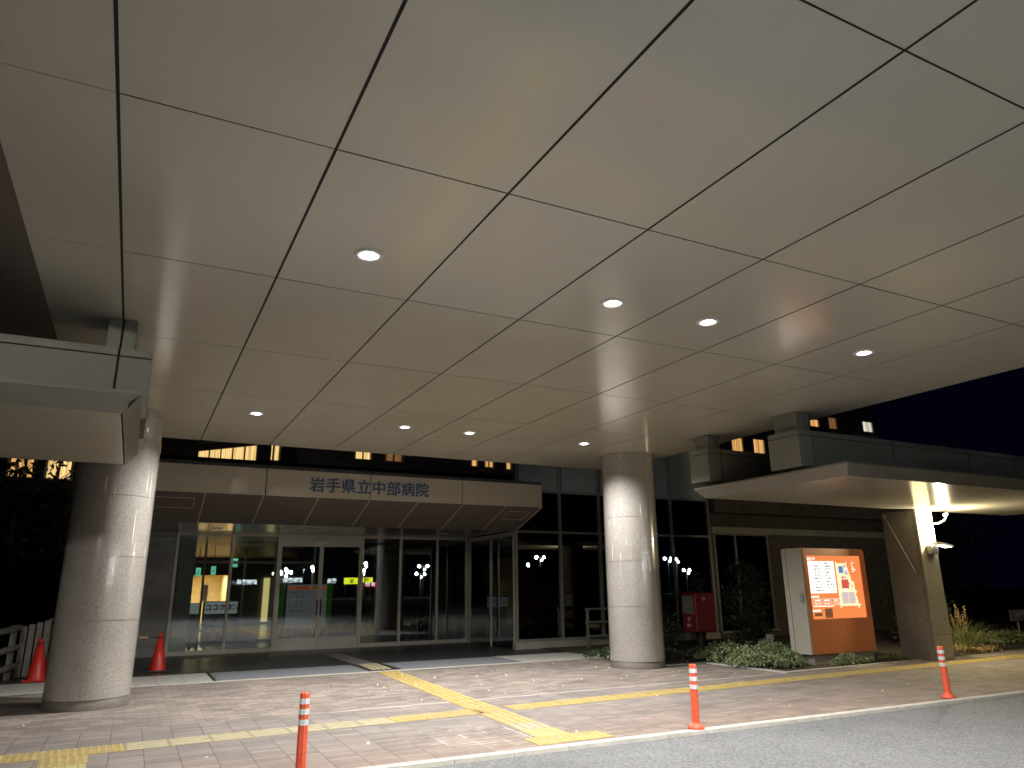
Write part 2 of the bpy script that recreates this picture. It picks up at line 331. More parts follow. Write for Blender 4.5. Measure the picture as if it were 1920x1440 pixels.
    def build(s, name, m, parent=None):
        org = Vector(parent['_o']) if parent is not None and '_o' in parent else Vector((0, 0, 0))
        me = bpy.data.meshes.new(name); me.from_pydata([tuple(Vector(v) - org) for v in s.v], [], s.f)
        for k in (m if isinstance(m, (list, tuple)) else [m]): me.materials.append(k)
        me.polygons.foreach_set('material_index', s.mi); me.polygons.foreach_set('use_smooth', s.sm)
        me.update()
        bm = bmesh.new(); bm.from_mesh(me); 
        if len(s.f) < 20000: bmesh.ops.recalc_face_normals(bm, faces=bm.faces)
        bm.to_mesh(me); bm.free()
        o = bpy.data.objects.new(name, me); COL.objects.link(o)
        if parent is not None:
            o.parent = parent
            if '_o' in parent: o['_o'] = parent['_o']
        return o
def thing(name, label, cat, loc=(0, 0, 0), group=None):
    o = bpy.data.objects.new(name, None); COL.objects.link(o); o.location = loc; o.empty_display_size = .2
    o['_o'] = loc; o['label'] = label; o['category'] = cat
    if group: o['group'] = group
    return o
def tag(o, label, cat, group=None):
    o['label'] = label; o['category'] = cat
    if group: o['group'] = group
    return o
def struct(o): o['kind'] = 'structure'; return o
def stuff(o, label, cat): o['kind'] = 'stuff'; o['label'] = label; o['category'] = cat; return o
def text_mb(body, size, at, face='-y', bold=0., ext=.002, align='LEFT', sp=1.0, mb=None, mi=0):
    cu = bpy.data.curves.new('t', 'FONT'); cu.body = body; cu.size = size; cu.extrude = ext; cu.offset = bold; cu.align_x = align; cu.space_character = sp; cu.resolution_u = 3
    ob = bpy.data.objects.new('t', cu); COL.objects.link(ob)
    dg = bpy.context.evaluated_depsgraph_get(); me = bpy.data.meshes.new_from_object(ob.evaluated_get(dg))
    rz = {'-y': 0, '-x': R(-90), '+y': R(180)}[face]
    T = Matrix.Translation(Vector(at)) @ Matrix.Rotation(rz, 4, 'Z') @ Matrix.Rotation(R(90), 4, 'X')
    if mb is None: mb = MB()
    mb.add([T @ v.co for v in me.vertices], [tuple(p.vertices) for p in me.polygons], mi)
    bpy.data.objects.remove(ob); bpy.data.curves.remove(cu); bpy.data.meshes.remove(me)
    return mb

# ------------------------------------------------------------------ ground
GX0, GX1 = -14.0, 34.0
def kerbY(x): return 6.68 - .023 * (x - 2)          # outer face of the kerb
o = MB().add([(-300, -300, -.32), (300, -300, -.32), (300, 300, -.32), (-300, 300, -.32)], [(0, 1, 2, 3)]).build('ground', SOIL); struct(o)
o = MB().add([(-120, -150, -.032), (140, -150, -.032), (140, kerbY(140) - .01, -.032), (-120, kerbY(-120) - .01, -.032)], [(0, 1, 2, 3)]).build('road', ASPH); struct(o)
mb = MB()
x = GX0
while x < GX1:
    x2 = x + .6
    mb.prism([(x + .003, kerbY(x), -.06), (x2 - .003, kerbY(x2), -.06), (x2 - .003, kerbY(x2) + .012, .004), (x + .003, kerbY(x) + .012, .004)], (0, .11, 0))
    x = x2
struct(mb.build('kerb', KERB))
ka, kb = kerbY(GX0) + .125, kerbY(GX1) + .125
o = MB().add([(GX0, ka, 0), (GX1, kb, 0), (GX1, 9.95, 0), (GX0, 9.95, 0)], [(0, 1, 2, 3)]).build('pavement', PAVE_A); struct(o)
o = MB().add([(GX0, 9.95, 0), (GX1, 9.95, 0), (GX1, 14.0, 0), (GX0, 14.0, 0)], [(0, 1, 2, 3)]).build('path', PAVE_B); struct(o)
# threshold strip, slabs, mats, dark floor
mb = MB()
for i in range(32):
    mb.box(-6 + i * .6, -6 + i * .6 + .594, 14.0, 14.16, -.05, .003)
struct(mb.build('kerb', KERB))
mb = MB()
for a, b in ((-6, 1.45), (7.45, 13.2)):
    k = max(1, round((b - a) / .45)); w = (b - a) / k
    for i in range(k):
        for j in range(2): mb.box(a + i * w + .003, a + (i + 1) * w - .003, 14.166 + j * .72, 14.166 + j * .72 + .714, -.05, .002)
struct(mb.build('path', STONE))
o = MB().add([(-6, 14.1, -.004), (16, 14.1, -.004), (16, 20.3, -.004), (-6, 20.3, -.004)], [(0, 1, 2, 3)]).build('entrance_floor', BLACKTILE); struct(o)
for a, b in ((1.5, 4.2), (4.84, 7.4)):
    t = MB(); t.box(a + .06, b - .06, 14.26, 15.5, -.003, .004)
    m_ = tag(t.build('door_mat', MATG), 'blue grey recessed door mat %s the yellow tactile strip at the entrance' % ('left of' if a < 3 else 'right of'), 'door mat', 'recessed mats at the entrance')
    f = MB(); f.box(a, b, 14.2, 14.26, -.003, .003).box(a, b, 15.5, 15.56, -.003, .003).box(a, a + .06, 14.26, 15.5, -.003, .003).box(b - .06, b, 14.26, 15.5, -.003, .003)
    f.build('frame', ALUD, m_)

# tactile paving: plates with raised bars and studs
def plate(mb, c, ux, w, h, kind, mi):      # c lower-left corner; ux direction of local x
    ux = Vector(ux).normalized(); uy = Vector((-ux.y, ux.x, 0)); c = Vector(c)
    P = lambda a, b, z: c + ux * a + uy * b + Vector((0, 0, z))
    def bx(a0, a1, b0, b1, z0, z1, ch=0):
        vs = [P(a0, b0, z0), P(a1, b0, z0), P(a1, b1, z0), P(a0, b1, z0), P(a0 + ch, b0 + ch, z1), P(a1 - ch, b0 + ch, z1), P(a1 - ch, b1 - ch, z1), P(a0 + ch, b1 - ch, z1)]
        mb.add(vs, [(4, 5, 6, 7), (0, 1, 5, 4), (1, 2, 6, 5), (2, 3, 7, 6), (3, 0, 4, 7)], mi)
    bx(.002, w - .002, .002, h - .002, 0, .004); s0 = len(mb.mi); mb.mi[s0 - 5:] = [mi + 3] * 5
    if kind == 'x':
        for k in range(4): b = h * (k + .5) / 4; bx(.015, w - .015, b - .016, b + .016, .004, .011, .004)
    elif kind == 'y':
        for k in range(4): a = w * (k + .5) / 4; bx(a - .016, a + .016, .015, h - .015, .004, .011, .004)
    elif kind == 'dot':
        nx, ny = max(2, round(w / .062)), max(2, round(h / .062))
        for i in range(nx):
            for j in range(ny):
                a, b = w * (i + .5) / nx, h * (j + .5) / ny; bx(a - .014, a + .014, b - .014, b + .014, .004, .011, .005)
mb = MB(); YS = .04; ux = Vector((1, YS, 0)).normalized()
def ly(x): return 8.62 + YS * x
x = -4.26
while x < 20:
    wdt = .40; xm = x + .2
    kind, mi = 'x', (1 if .1 < xm < 3.1 else 0)
    if -1.0 < xm < .15 or 3.4 < xm < 5.0: kind = 'dot'
    if not (3.95 < xm < 4.5): plate(mb, (x, ly(x), 0), ux, wdt, .40, kind, mi)
    x += wdt
plate(mb, (-.56, 8.19, 0), ux, .4, .40, 'dot', 0); plate(mb, (-.56, 7.78, 0), ux, .4, .40, 'y', 2)
uy = Vector((.05, 1, 0)).normalized(); u0 = Vector((3.93, 7.2, 0)); k = 0
while True:
    p = u0 + uy * (.4 * k)
    if p.y > 15.3: break
    if not (13.62 < p.y < 14.16):
        kind = 'dot' if 8.55 < p.y + .1 < 9.2 or k == 0 else 'y'
        plate(mb, p, (1, -.05, 0), .41, .398, kind, 2 if k == 0 else (1 if p.y > 14 or k == 1 else 0))
    k += 1
for i in range(3): plate(mb, (3.76 + .3 * i, 6.83 - .006 * i, 0), (1, -.02, 0), .3, .36, 'dot', 0)
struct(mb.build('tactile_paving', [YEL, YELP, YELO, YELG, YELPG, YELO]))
mb = MB()
for k in range(5): mb.box(4.32 + k * .09, 4.342 + k * .09, 15.62, 18.6, -.004, .002)
struct(mb.build('tactile_paving', STONE))

# ------------------------------------------------------------------ the big porch roof
AX0, AA, BY0, BB, ZC = -.369, 1.1858, 1.807, 2.1186, 4.108
RX0, RX1, RY0, RY1 = -1.0, 9.71, -9.0, 13.9
roof = thing('porch_roof', 'broad metal panelled porch roof over the drive, carried by granite columns', 'porch roof', (4.37, 2.4, ZC))
xs = [RX0] + [AX0 + AA * i for i in range(9)] + [RX1]
ys = [RY0] + [BY0 + BB * j for j in range(-4, 6)] + [13.38, RY1]
mb = MB()
gA, gB = .010, .0065
for i in range(len(xs) - 1):
    for j in range(len(ys) - 1):
        edge = i in (0, len(xs) - 2) or j == len(ys) - 2
        a = xs[i] + (0 if i == 0 else (gA if i < 9 else .003)); b = xs[i + 1] - (0 if i == len(xs) - 2 else (gA if i < 8 else .003))
        gy0 = .002 if j == len(ys) - 2 or (i == 0) else gB
        c = ys[j] + (0 if j == 0 else gy0); d = ys[j + 1] - (0 if j == len(ys) - 2 else (.002 if j == len(ys) - 3 or i == 0 else gB))
        z = [ZC + random.uniform(0, .0022) for _ in range(4)]
        mb.add([(a, c, z[0]), (b, c, z[1]), (b, d, z[2]), (a, d, z[3]), (a, c, ZC + .005), (b, c, ZC + .005), (b, d, ZC + .005), (a, d, ZC + .005)],
               [(3, 2, 1, 0), (4, 5, 6, 7), (0, 1, 5, 4), (1, 2, 6, 5), (2, 3, 7, 6), (3, 0, 4, 7)])
mb.build('ceiling', CEIL, roof)
MB().box(RX0 + .05, RX1 - .05, RY0 + .05, RY1 - .05, ZC + .007, ZC + .06).build('backing', DARK, roof)
mb = MB(); e1 = 1.5; hz = .8
c0 = [(RX0, RY0), (RX1, RY0), (RX1, RY1), (RX0, RY1)]; c1 = [(RX0 - e1, RY0 - .4), (RX1 + .4, RY0 - .4), (RX1 + .4, RY1 + .4), (RX0 - e1, RY1 + .4)]
mb.add([(a, b, ZC + .012) for a, b in c0] + [(a, b, ZC + hz) for a, b in c1] + [(a, b, ZC + hz + .5) for a, b in c1],
       [(i, (i + 1) % 4, (i + 1) % 4 + 4, i + 4) for i in range(4)] + [(i + 4, (i + 1) % 4 + 4, (i + 1) % 4 + 8, i + 8) for i in range(4)] + [(8, 9, 10, 11)])
mb.build('fascia', mat('roof_fascia', (.2, .16, .13), .6, .2), roof)

# downlights: the eight the photo shows and the row over the road behind
LN = {(0, 0): 'nearest round downlight in the porch ceiling, largest and brightest on the left', (1, 0): 'second downlight from the left in the front ceiling row, above the right column',
      (2, 0): 'third downlight from the left in the front ceiling row', (3, 0): 'rightmost downlight of the front ceiling row, near the roof edge',
      (0, 1): 'leftmost downlight of the far ceiling row, above the entrance canopy', (1, 1): 'second downlight from the left in the far ceiling row, above the lettering',
      (2, 1): 'third downlight from the left in the far ceiling row', (3, 1): 'rightmost downlight of the far ceiling row, beside the right column top',
      (0, 2): 'round downlight over the road behind, left one', (1, 2): 'round downlight over the road behind, second one', (2, 2): 'round downlight over the road behind, third one', (3, 2): 'round downlight over the road behind, right one'}
spot = bpy.data.lights.new('lamp', 'SPOT'); spot.energy = DOWN_W; spot.color = (1, .975, .93); spot.spot_size = R(148); spot.spot_blend = .8; spot.shadow_soft_size = .06
for (i, lx) in enumerate((1.41, 3.79, 4.97, 7.34)):
    for (j, lyy) in enumerate((5.26, 11.33, -.81)):
        t = thing('ceiling_light', LN[(i, j)], 'downlight', (lx, lyy, ZC), 'downlights in the porch ceiling')
        m1 = MB(); m1.lathe([(.082, ZC - .004), (.086, ZC - .011), (.114, ZC - .010), (.119, ZC - .001)], lx, lyy, 40); m1.build('trim_ring', WHITE, t)
        m2 = MB(); m2.lathe([(.02, ZC - .016), (.05, ZC - .014), (.062, ZC - .006)], lx, lyy, 32); m2.disc(lx, lyy, ZC - .016, .02, 16, 0, False)
        m3 = MB(); m3.lathe([(.062, ZC - .002), (.072, ZC - .001), (.084, ZC - .008)], lx, lyy, 36); m3.build('reflector', REFLECTOR, t); m2.build('lens', LAMP, t)
        l = bpy.data.objects.new('lamp', spot); COL.objects.link(l); l.parent = t; l.location = (0, 0, -.09)

# columns
def column(cx, cy, label):
    t = thing('stone_column', label, 'column', (cx, cy, 0), 'granite columns of the porch')
    r = .53; prof = [(r, .13)]; seams = [1.12, 1.97, 2.82, 3.67]
    for s in seams: prof += [(r, s - .0045), (r - .006, s - .0045), (r - .006, s + .0045), (r, s + .0045)]
    prof += [(r, ZC - .002)]
    b = MB()
    for k in range(len(prof) - 1):
        (ra, za), (rb, zb) = prof[k], prof[k + 1]
        b.lathe([(ra, za), (rb, zb)], cx, cy, 72, 1 if ra < r or rb < r else 0)
    for ang in (R(-116), R(-26), R(64), R(154)):
        dx, dy = math.cos(ang), math.sin(ang); tx, ty = -dy, dx
        rr = r * 1.0003
        b.add([(cx + dx * rr + tx * w, cy + dy * rr + ty * w, z) for w, z in ((-.0028, .13), (.0028, .13), (.0028, ZC - .01), (-.0028, ZC - .01))], [(0, 1, 2, 3)], 1)
    b.build('shaft', [GRAN, SEAM], t)
    b = MB(); b.lathe([(.525, -.02), (.525, .122), (.515, .13), (.4, .13)], cx, cy, 72); b.build('base', GRANB, t)
    return t
column(-.36, 12.15, 'thick granite column by the red cones, left of the entrance')
column(8.91, 12.15, 'thick granite column right of the entrance canopy, before the planting bed')

# ------------------------------------------------------------------ walkway beams and canopies
def beam(x0, x1, y0, y1, z0, z1, joints, blockx, label):
    t = thing('walkway_beam', label, 'beam', (x0, (y0 + y1) / 2, z0), 'panelled walkway beams')
    b = MB(); st = z1 - .075
    cuts = [x0] + [j for j in sorted(joints) if x0 < j < x1] + [x1]
    for a, c in zip(cuts[:-1], cuts[1:]):
        a2 = a + (.012 if a > x0 else 0); c2 = c - (.012 if c < x1 else 0)
        b.box(a2, c2, y0, y1, z0, st - .014); b.box(a2, c2, y0, y1, st, z1)
    b.build('cladding', PANELG, t)
    MB().box(x0 + .03, x1 - .03, y0 + .012, y1 - .012, z0 + .012, z1 - .012).build('core', DARK, t)
    if blockx is not None:
        a, c, g = blockx; b = MB(); b.box(a, g - .011, y0 + .1, y1 - .04, z1 + .002, ZC - .003).box(g + .011, c, y0 + .1, y1 - .04, z1 + .002, ZC - .003)
        bb = b.build('roof_block', PANELG, t); MB().box(g - .011, g + .011, y0 + .115, y1 - .05, z1 + .002, ZC - .004).build('joint', DARK, bb)
    return t
beam(-13, -.068, 7.62, 8.22, 3.23, 3.78, [-.36, -2.8, -5.2, -7.6, -10], (-.485, -.235, -.36), 'grey green panelled beam above the left walkway roof, nearer one')
beam(-13, -.068, 9.62, 10.1, 3.27, 3.82, [-.36, -2.8, -5.2, -7.6], (-.485, -.235, -.36), 'beam end behind the left walkway roof, beside the granite column')
beam(8.81, 18, 7.62, 8.22, 3.23, 3.79, [9.12, 11.0, 13.05, 14.45], (8.94, 9.2, 9.12), 'grey panelled beam above the lit right walkway roof, nearer and larger one')
beam(8.81, 18, 9.62, 10.1, 3.27, 3.84, [9.12, 11.0, 13.05, 14.45], (8.94, 9.2, 9.12), 'grey panelled beam on the right, farther one in front of the dark facade')
def canopy(x0, x1, left_open, label):
    t = thing('walkway_canopy', label, 'walkway roof', ((x0 + x1) / 2, 8.5, 3.0))
    zs, y0, y1 = 3.0, 7.0, 9.95
    b = MB()
    n = 7; w = (x1 - x0) / n
    for k in range(n):
        b.box(x0 + k * w + (.002 if k else 0), x0 + (k + 1) * w - (.002 if k < n - 1 else 0), y0, y1, zs, zs + .03)
    b.build('soffit', CEIL, t)
    fl, h = .14, .15
    q = [(x0, y0), (x1, y0), (x1, y1), (x0, y1)]; p = [(x0 - fl, y0 - fl), (x1 + fl, y0 - fl), (x1 + fl, y1 + fl), (x0 - fl, y1 + fl)]
    b = MB(); vs = [(a, c, zs - .002) for a, c in [(x0 - .014, y0 - .014), (x1 + .014, y0 - .014), (x1 + .014, y1 + .014), (x0 - .014, y1 + .014)]] + [(a, c, zs + h) for a, c in p] + [(a, c, zs + h + .03) for a, c in p]
    b.add(vs, [(i, (i + 1) % 4, (i + 1) % 4 + 4, i + 4) for i in range(4)] + [(i + 4, (i + 1) % 4 + 4, (i + 1) % 4 + 8, i + 8) for i in range(4)] + [(8, 9, 10, 11)])
    b.build('fascia', PANEL, t)
    if left_open:
        A_, B_ = Vector((x1 + .014, y0 - .014, zs - .002)), Vector((x1 + fl, y0 - fl, zs + h)); nn = Vector((0, -.75, -.66)) * .003
        MB().prism([A_.lerp(B_, .25) + nn, A_.lerp(B_, .6) + nn + Vector((-.035, 0, 0)), B_ + nn], tuple(nn)).build('open_seam', DARK, t)
    xe = x1 - .35 if left_open else x0 + .35
    for yy in (7.92, 9.86):
        b = MB()
        b.tube([(xe, yy, zs + .15), (xe, yy, 3.28)], .035, 10); b.box(xe - .07, xe + .07, yy - .07, yy + .07, 3.20, 3.226)
        b.build('hanger', GREY, t)
    return t
canopy(-13, -.25, True, 'thin brown soffited walkway roof at the left edge, below the grey beam')
canopy(9.0, 18, False, 'thin walkway roof with lit glossy soffit over the map board and pier')

# concrete pier and what is fixed to it
pier = thing('concrete_pier', 'board marked concrete pier with tie holes under the right walkway roof', 'pier', (14.72, 10.1, 0))
b = MB(); b.rbox(14.44, 14.99, 9.73, 10.52, -.02, 2.994, .012, 0, 1)
for z in [.32 + .46 * k for k in range(6)]:
    for xx in (14.585, 14.845):
        b.add([(xx + .014 * math.cos(a), 9.7285, z + .014 * math.sin(a)) for a in [R(45 * k) for k in range(8)]], [tuple(range(8))], 1)
    for yy in (9.83, 10.07, 10.3):
        b.add([(14.4385, yy + .014 * math.cos(a), z + .014 * math.sin(a)) for a in [R(45 * k) for k in range(8)]], [tuple(range(8))], 1)
b.box(14.438, 14.4395, 9.775, 9.782, 0, 2.99, 1); b.box(14.438, 14.4395, 9.80, 9.804, 0, 2.99, 1); b.box(14.44, 14.99, 9.7285, 9.7295, .49, .496, 1)
b.build('shaft', [CONC, DARK], pier)
rod = MB(); rod.tube([(14.40, 10.42, 2.9), (14.39, 9.89, 1.72)], .014, 10); rod.sphere((14.405, 10.425, 2.91), .035); rod.build('stay_rod', TRIM, pier)
rod = MB(); rod.tube([(14.435, 9.87, 1.66), (14.39, 9.885, 1.70), (14.39, 9.9, 1.76)], .024, 8); rod.build('rod_bracket', STEEL, pier)
fl = thing('flood_light', 'small LED floodlight glaring on the side of the concrete pier', 'floodlight', (14.8, 9.7, 2.1))
MB().rbox(14.62, 14.86, 9.62, 9.728, 2.07, 2.24, .01).build('mount_box', STEEL, fl)
b = MB(); b.prism([(14.76, 9.50, 2.275), (14.76, 9.68, 2.265), (15.18, 9.68, 2.205), (15.18, 9.5, 2.215)], (0, 0, .035)); b.build('housing', STEEL, fl)
b = MB(); b.add([(14.86, 9.515, 2.258), (14.86, 9.665, 2.248), (15.16, 9.665, 2.204), (15.16, 9.515, 2.214)], [(3, 2, 1, 0)]); b.build('lens', FLOODL, fl)
tl = thing('canopy_lamp', 'curved bracket lamp glaring at the top of the pier under the roof', 'lamp', (15.1, 9.7, 2.8))
b = MB(); b.tube([(14.95, 9.72, 2.70), (15.12, 9.68, 2.72), (15.24, 9.64, 2.78), (15.27, 9.6, 2.86)], .018, 10); b.build('bracket', STEEL, tl)
b = MB(); b.tube([(15.2, 9.60, 2.88), (15.30, 9.60, 2.91)], .03, 12); b.build('lens', TUBEL, tl)
pl = bpy.data.lights.new('lamp', 'POINT'); pl.energy = PIER_W; pl.color = (1, .86, .52); pl.shadow_soft_size = .05
l = bpy.data.objects.new('lamp', pl); COL.objects.link(l); l.parent = tl; l.location = (-.06, -.22, -.13)
sl = bpy.data.lights.new('lamp', 'SPOT'); sl.energy = 45; sl.color = (1, .92, .7); sl.spot_size = R(120); sl.spot_blend = .6; sl.shadow_soft_size = .05
l = bpy.data.objects.new('lamp', sl); COL.objects.link(l); l.parent = fl; l.location = (.35, -.28, .08); l.rotation_euler = (R(-25), R(-30), 0)

# ------------------------------------------------------------------ hospital building
hosp = thing('hospital_building', 'hospital front with glazed entrance, lettered canopy and dark glass wing', 'building', (6, 20, 0))
YE, YW = 20.0, 17.0
# entrance glazing: posts, head, sill
posts = [.92, 2.2, 3.35, 5.58, 6.68, 7.78, 8.70]
mb = MB()
for k, x in enumerate(posts): mb.box(x - .03, x + .03, YE - .05, YE + .05, 0, 2.84)
mb.box(.89, 8.73, YE - .04, YE + .04, 2.84, 2.90)
for a, c in zip(posts[:-1], posts[1:]):
    if abs(a - 3.35) > .1: mb.box(a + .03, c - .03, YE - .04, YE + .04, .0, .1)
mb.box(3.38, 5.55, YE - .06, YE + .06, 2.66, 2.839)
mb.build('entrance_frame', ALU, hosp)
MB().box(4.22, 4.62, YE - .16, YE - .061, 2.72, 2.78).build('door_sensor', WHITE, hosp)
for a, c in zip(posts[:-1], posts[1:]):
    if abs(a - 3.35) < .1: continue
    MB().box(a + .03, c - .03, YE - .004, YE + .004, .1, 2.84).build('window', GLASS, hosp)
for (a, c, hx) in ((3.385, 4.462, 4.415), (4.468, 5.545, 4.515)):
    b = MB(); b.box(a, c, YE - .025, YE + .025, .0, .30); b.box(a, a + .05, YE - .025, YE + .025, .30, 2.655); b.box(c - .05, c, YE - .025, YE + .025, .30, 2.655); b.box(a + .05, c - .05, YE - .025, YE + .025, 2.6, 2.655)
    d = b.build('door', ALU, hosp)
    MB().box(a + .05, c - .05, YE - .004, YE + .004, .30, 2.6).build('pane', GLASS, d)
    MB().rbox(hx - .017, hx + .017, YE - .06, YE - .026, .84, 1.24, .006).build('handle', BLACK, d)
# marble wall left of the entrance
mb = MB()
for k in range(2): mb.box(-1.2 + k * 1.03, -1.2 + (k + 1) * 1.03 - .006, YE - .06, YE + .2, .0, 2.78)
mb.box(.86 - .0, .889, YE - .07, YE + .2, 0, 2.84); mb.build('wall', MARBLE, hosp)
MB().box(-1.2, .85, YE - .065, YE + .2, 2.785, 2.899).build('wall_head', GREY, hosp)
# canopy with lettering
ZF0, ZF1, YF, YB2 = 3.33, 3.87, 15.2, 16.6
CX0, CX1 = -.62, 8.56
mb = MB(); js = [CX0, .03, 2.2, 4.36, 6.5, CX1]
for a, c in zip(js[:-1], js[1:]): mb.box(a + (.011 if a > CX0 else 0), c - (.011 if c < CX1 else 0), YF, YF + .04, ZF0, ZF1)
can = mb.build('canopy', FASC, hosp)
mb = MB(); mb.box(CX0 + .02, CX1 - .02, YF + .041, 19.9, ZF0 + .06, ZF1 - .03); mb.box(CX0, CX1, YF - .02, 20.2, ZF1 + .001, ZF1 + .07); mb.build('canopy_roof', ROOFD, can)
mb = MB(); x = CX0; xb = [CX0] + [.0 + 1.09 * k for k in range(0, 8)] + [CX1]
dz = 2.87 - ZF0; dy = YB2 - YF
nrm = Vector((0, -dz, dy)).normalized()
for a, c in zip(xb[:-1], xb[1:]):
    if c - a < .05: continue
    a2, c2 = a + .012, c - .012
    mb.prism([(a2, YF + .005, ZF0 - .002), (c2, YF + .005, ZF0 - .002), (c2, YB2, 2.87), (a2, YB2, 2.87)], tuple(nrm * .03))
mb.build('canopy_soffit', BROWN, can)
for a in xb: 
    mb = MB()
    a2, c2 = a - .0115, a + .0115
    if a == CX0: a2 = a - .03
    if a == CX1: c2 = a + .03
    mb.prism([(a2, YF + .004, ZF0 - .004), (c2, YF + .004, ZF0 - .004), (c2, YB2, 2.868), (a2, YB2, 2.868)], tuple(nrm * .03))
    mb.build('soffit_trim', TRIM, can)
# access hatches on the sloping soffit
def onslope(x, t): return (x, YF + .005 + t * dy, ZF0 - .002 + t * dz)
for (x0, x1) in ((.1, .92), (7.82, 8.4)):
    mb = MB()
    for (p, q_) in (((x0, .18), (x1, .18)), ((x1, .18), (x1, .5)), ((x1, .5), (x0, .5)), ((x0, .5), (x0, .18))):
        mb.tube([Vector(onslope(*p)) - nrm * .003, Vector(onslope(*q_)) - nrm * .003], .006, 6)
    mb.build('access_hatch', TRIM, can)
# side cheeks of the canopy
for xx in (CX0 - .02, CX1 + .003):
    mb = MB(); mb.prism([(xx, YF + .0, ZF0), (xx, YB2, 2.87), (xx, 17.0, 2.9), (xx, 17.0, ZF1), (xx, YF, ZF1)], (.017, 0, 0)); mb.build('canopy_cheek', FASC, can)
# flat soffit over the recess
mb = MB()
for a, c in zip(xb[:-1], xb[1:]): mb.box(a + .004, c - .004, YB2 + .01, YE + .3, 2.905, 2.93)
mb.build('recess_soffit', mat('recess_metal', (.2, .19, .17), .18, .6), can)
for xx in (1.65, 3.6, 5.05, 7.35):
    mb = MB(); mb.lathe([(.07, 2.905), (.11, 2.898), (.12, 2.904)], xx, 18.4, 28); mb.disc(xx, 18.4, 2.903, .07, 24, 0, False); mb.build('unlit_downlight', WHITE, can)
chars = '岩手県立中部病院'
for k, ch in enumerate(chars):
    xc = 3.22 + k * (5.53 - 3.22) / 7.0
    mb = MB()
    for q, (dx, dz_) in enumerate(((0, 0), (.009, 0), (-.009, 0), (0, .005), (0, -.005))): text_mb(ch, .325, (xc + dx, YF - .012 - .0004 * q, 3.475 + dz_), '-y', 0, .0008, 'CENTER', 1, mb)
    mb.build('character', NAVY, can)
# roof parapet over the entrance
MB().box(-1.2, 8.7, 19.6, 20.2, ZF1 + .075, 4.75).build('parapet', ROOFD, hosp)
MB().box(-1.2, 8.7, 19.54, 19.6, 4.62, 4.66).build('parapet_rail', ALUD, hosp)
rf = MB(); rf.sphere((6.4, 26, 6.15), .09); 
# side wall of the recess (glass) and dark glass wing
mb = MB()
for yy in (17.04, 18.43, 19.88): mb.box(8.70 + .03, 8.70 + .09, yy - .03, yy + .03, 0, 2.9)
mb.box(8.735, 8.785, 17.07, 19.85, 2.80, 2.9); mb.build('side_frame', ALU, hosp)
MB().box(8.756, 8.764, 17.07, 19.85, .0, 2.8).build('window', GLASSD, hosp)
mx = [8.78, 10.12, 11.39, 12.65, 13.92, 15.33]
mb = MB()
for x in mx: mb.box(x - .035, x + .035, YW - .06, YW + .05, .17, 5.9)
for a, c in zip(mx[:-1], mx[1:]):
    for z in (.17, 2.87, 3.95): mb.box(a + .035, c - .035, YW - .05, YW + .05, z, z + .06)
mb.build('curtain_wall_frame', ALUD, hosp)
MB().box(8.72, 15.4, YW - .08, YW + .1, -.02, .168).build('plinth', CONC, hosp)
for a, c in zip(mx[:-1], mx[1:]):
    for z0, z1 in ((.23, 2.87), (2.93, 3.95)): MB().box(a + .035, c - .035, YW - .004, YW + .004, z0, z1).build('window', GLASSD, hosp)
    MB().box(a + .10, c - .036, YW - .004, YW + .006, 4.01, 5.9).build('spandrel', SPAN, hosp)
MB().box(8.79, 15.3, 19.6, 19.7, 0, 4.8).build('inner_wall', DARK, hosp)
MB().box(8.8, 15.3, 17.1, 19.6, .0, .02).build('inner_floor', INF, hosp)
MB().box(8.8, 15.3, 17.1, 19.6, 5.9, 5.95).build('inner_ceiling', DARK, hosp)
# brick wing at right
mb = MB()
mb.box(15.37, 15.5, YW - .02, YW + .3, 0, 3.0); mb.box(17.75, 26, YW - .02, YW + .3, 0, 3.0); mb.box(15.5, 17.75, YW - .02, YW + .3, 0, .14); mb.box(15.37, 26, YW + .25, YW + .6, 3.25, 5.3); mb.box(15.37, 26, YW - .3, YW + .2, 3.62, 4.3)
mb.build('brick_wall', BRICK, hosp)
MB().box(15.37, 26, YW - .12, YW + .28, 3.003, 3.2).build('concrete_band', CONC, hosp)
b = MB()
for x in (15.53, 16.36, 17.7): b.box(x - .03, x + .03, YW - .03, YW + .04, .2, 2.96)
b.box(15.5, 17.73, YW - .03, YW + .04, 2.962, 2.999); b.box(15.45, 17.8, YW - .1, YW + .1, .142, .199)
wf = b.build('window_frame', ALUD, hosp)
for a, c in ((15.56, 16.33), (16.39, 17.67)):
    MB().box(a, c, YW - .004, YW + .004, .2, 2.96).build('pane', GLASSD, wf)
    MB().box(a + .02, c - .1, YW + .08, YW + .09, .95, 2.96).build('blind', mat('blind_fabric', (.7, .7, .63), .8), wf)
MB().box(15.5, 17.75, YW + .5, YW + .6, 0, 3.2).build('inner_wall', INW, hosp)
# lobby behind the entrance glass
LX0, LX1, LY1 = .95, 9.6, 36.0
MB().box(LX0 - .2, LX1, YE + .06, LY1, -.04, -.002).build('lobby_floor', INF, hosp)
MB().box(LX0 - .2, LX1, YE + .31, LY1, 2.91, 2.95).build('lobby_ceiling', INC, hosp)
b = MB(); b.box(LX0 - .2, LX0 - .04, YE + .21, LY1, 0, 2.91); b.box(LX1, LX1 + .1, YE + .06, LY1, 0, 2.91); b.box(LX0, 2.15, LY1, LY1 + .1, 0, 2.91); b.box(3.95, LX1, LY1, LY1 + .1, 0, 2.91); b.box(2.15, 3.95, LY1, LY1 + .1, 2.15, 2.91)
MB().box(.98, 1.36, 20.12, 20.6, 0, 2.9).build('inner_pier', mat('pale_marble', (.55, .55, .53), .4, 0, .15, 2), hosp)
b.box(5.2, LX1, 27.0, 27.1, 0, 2.91)
b.build('lobby_wall', INW, hosp)
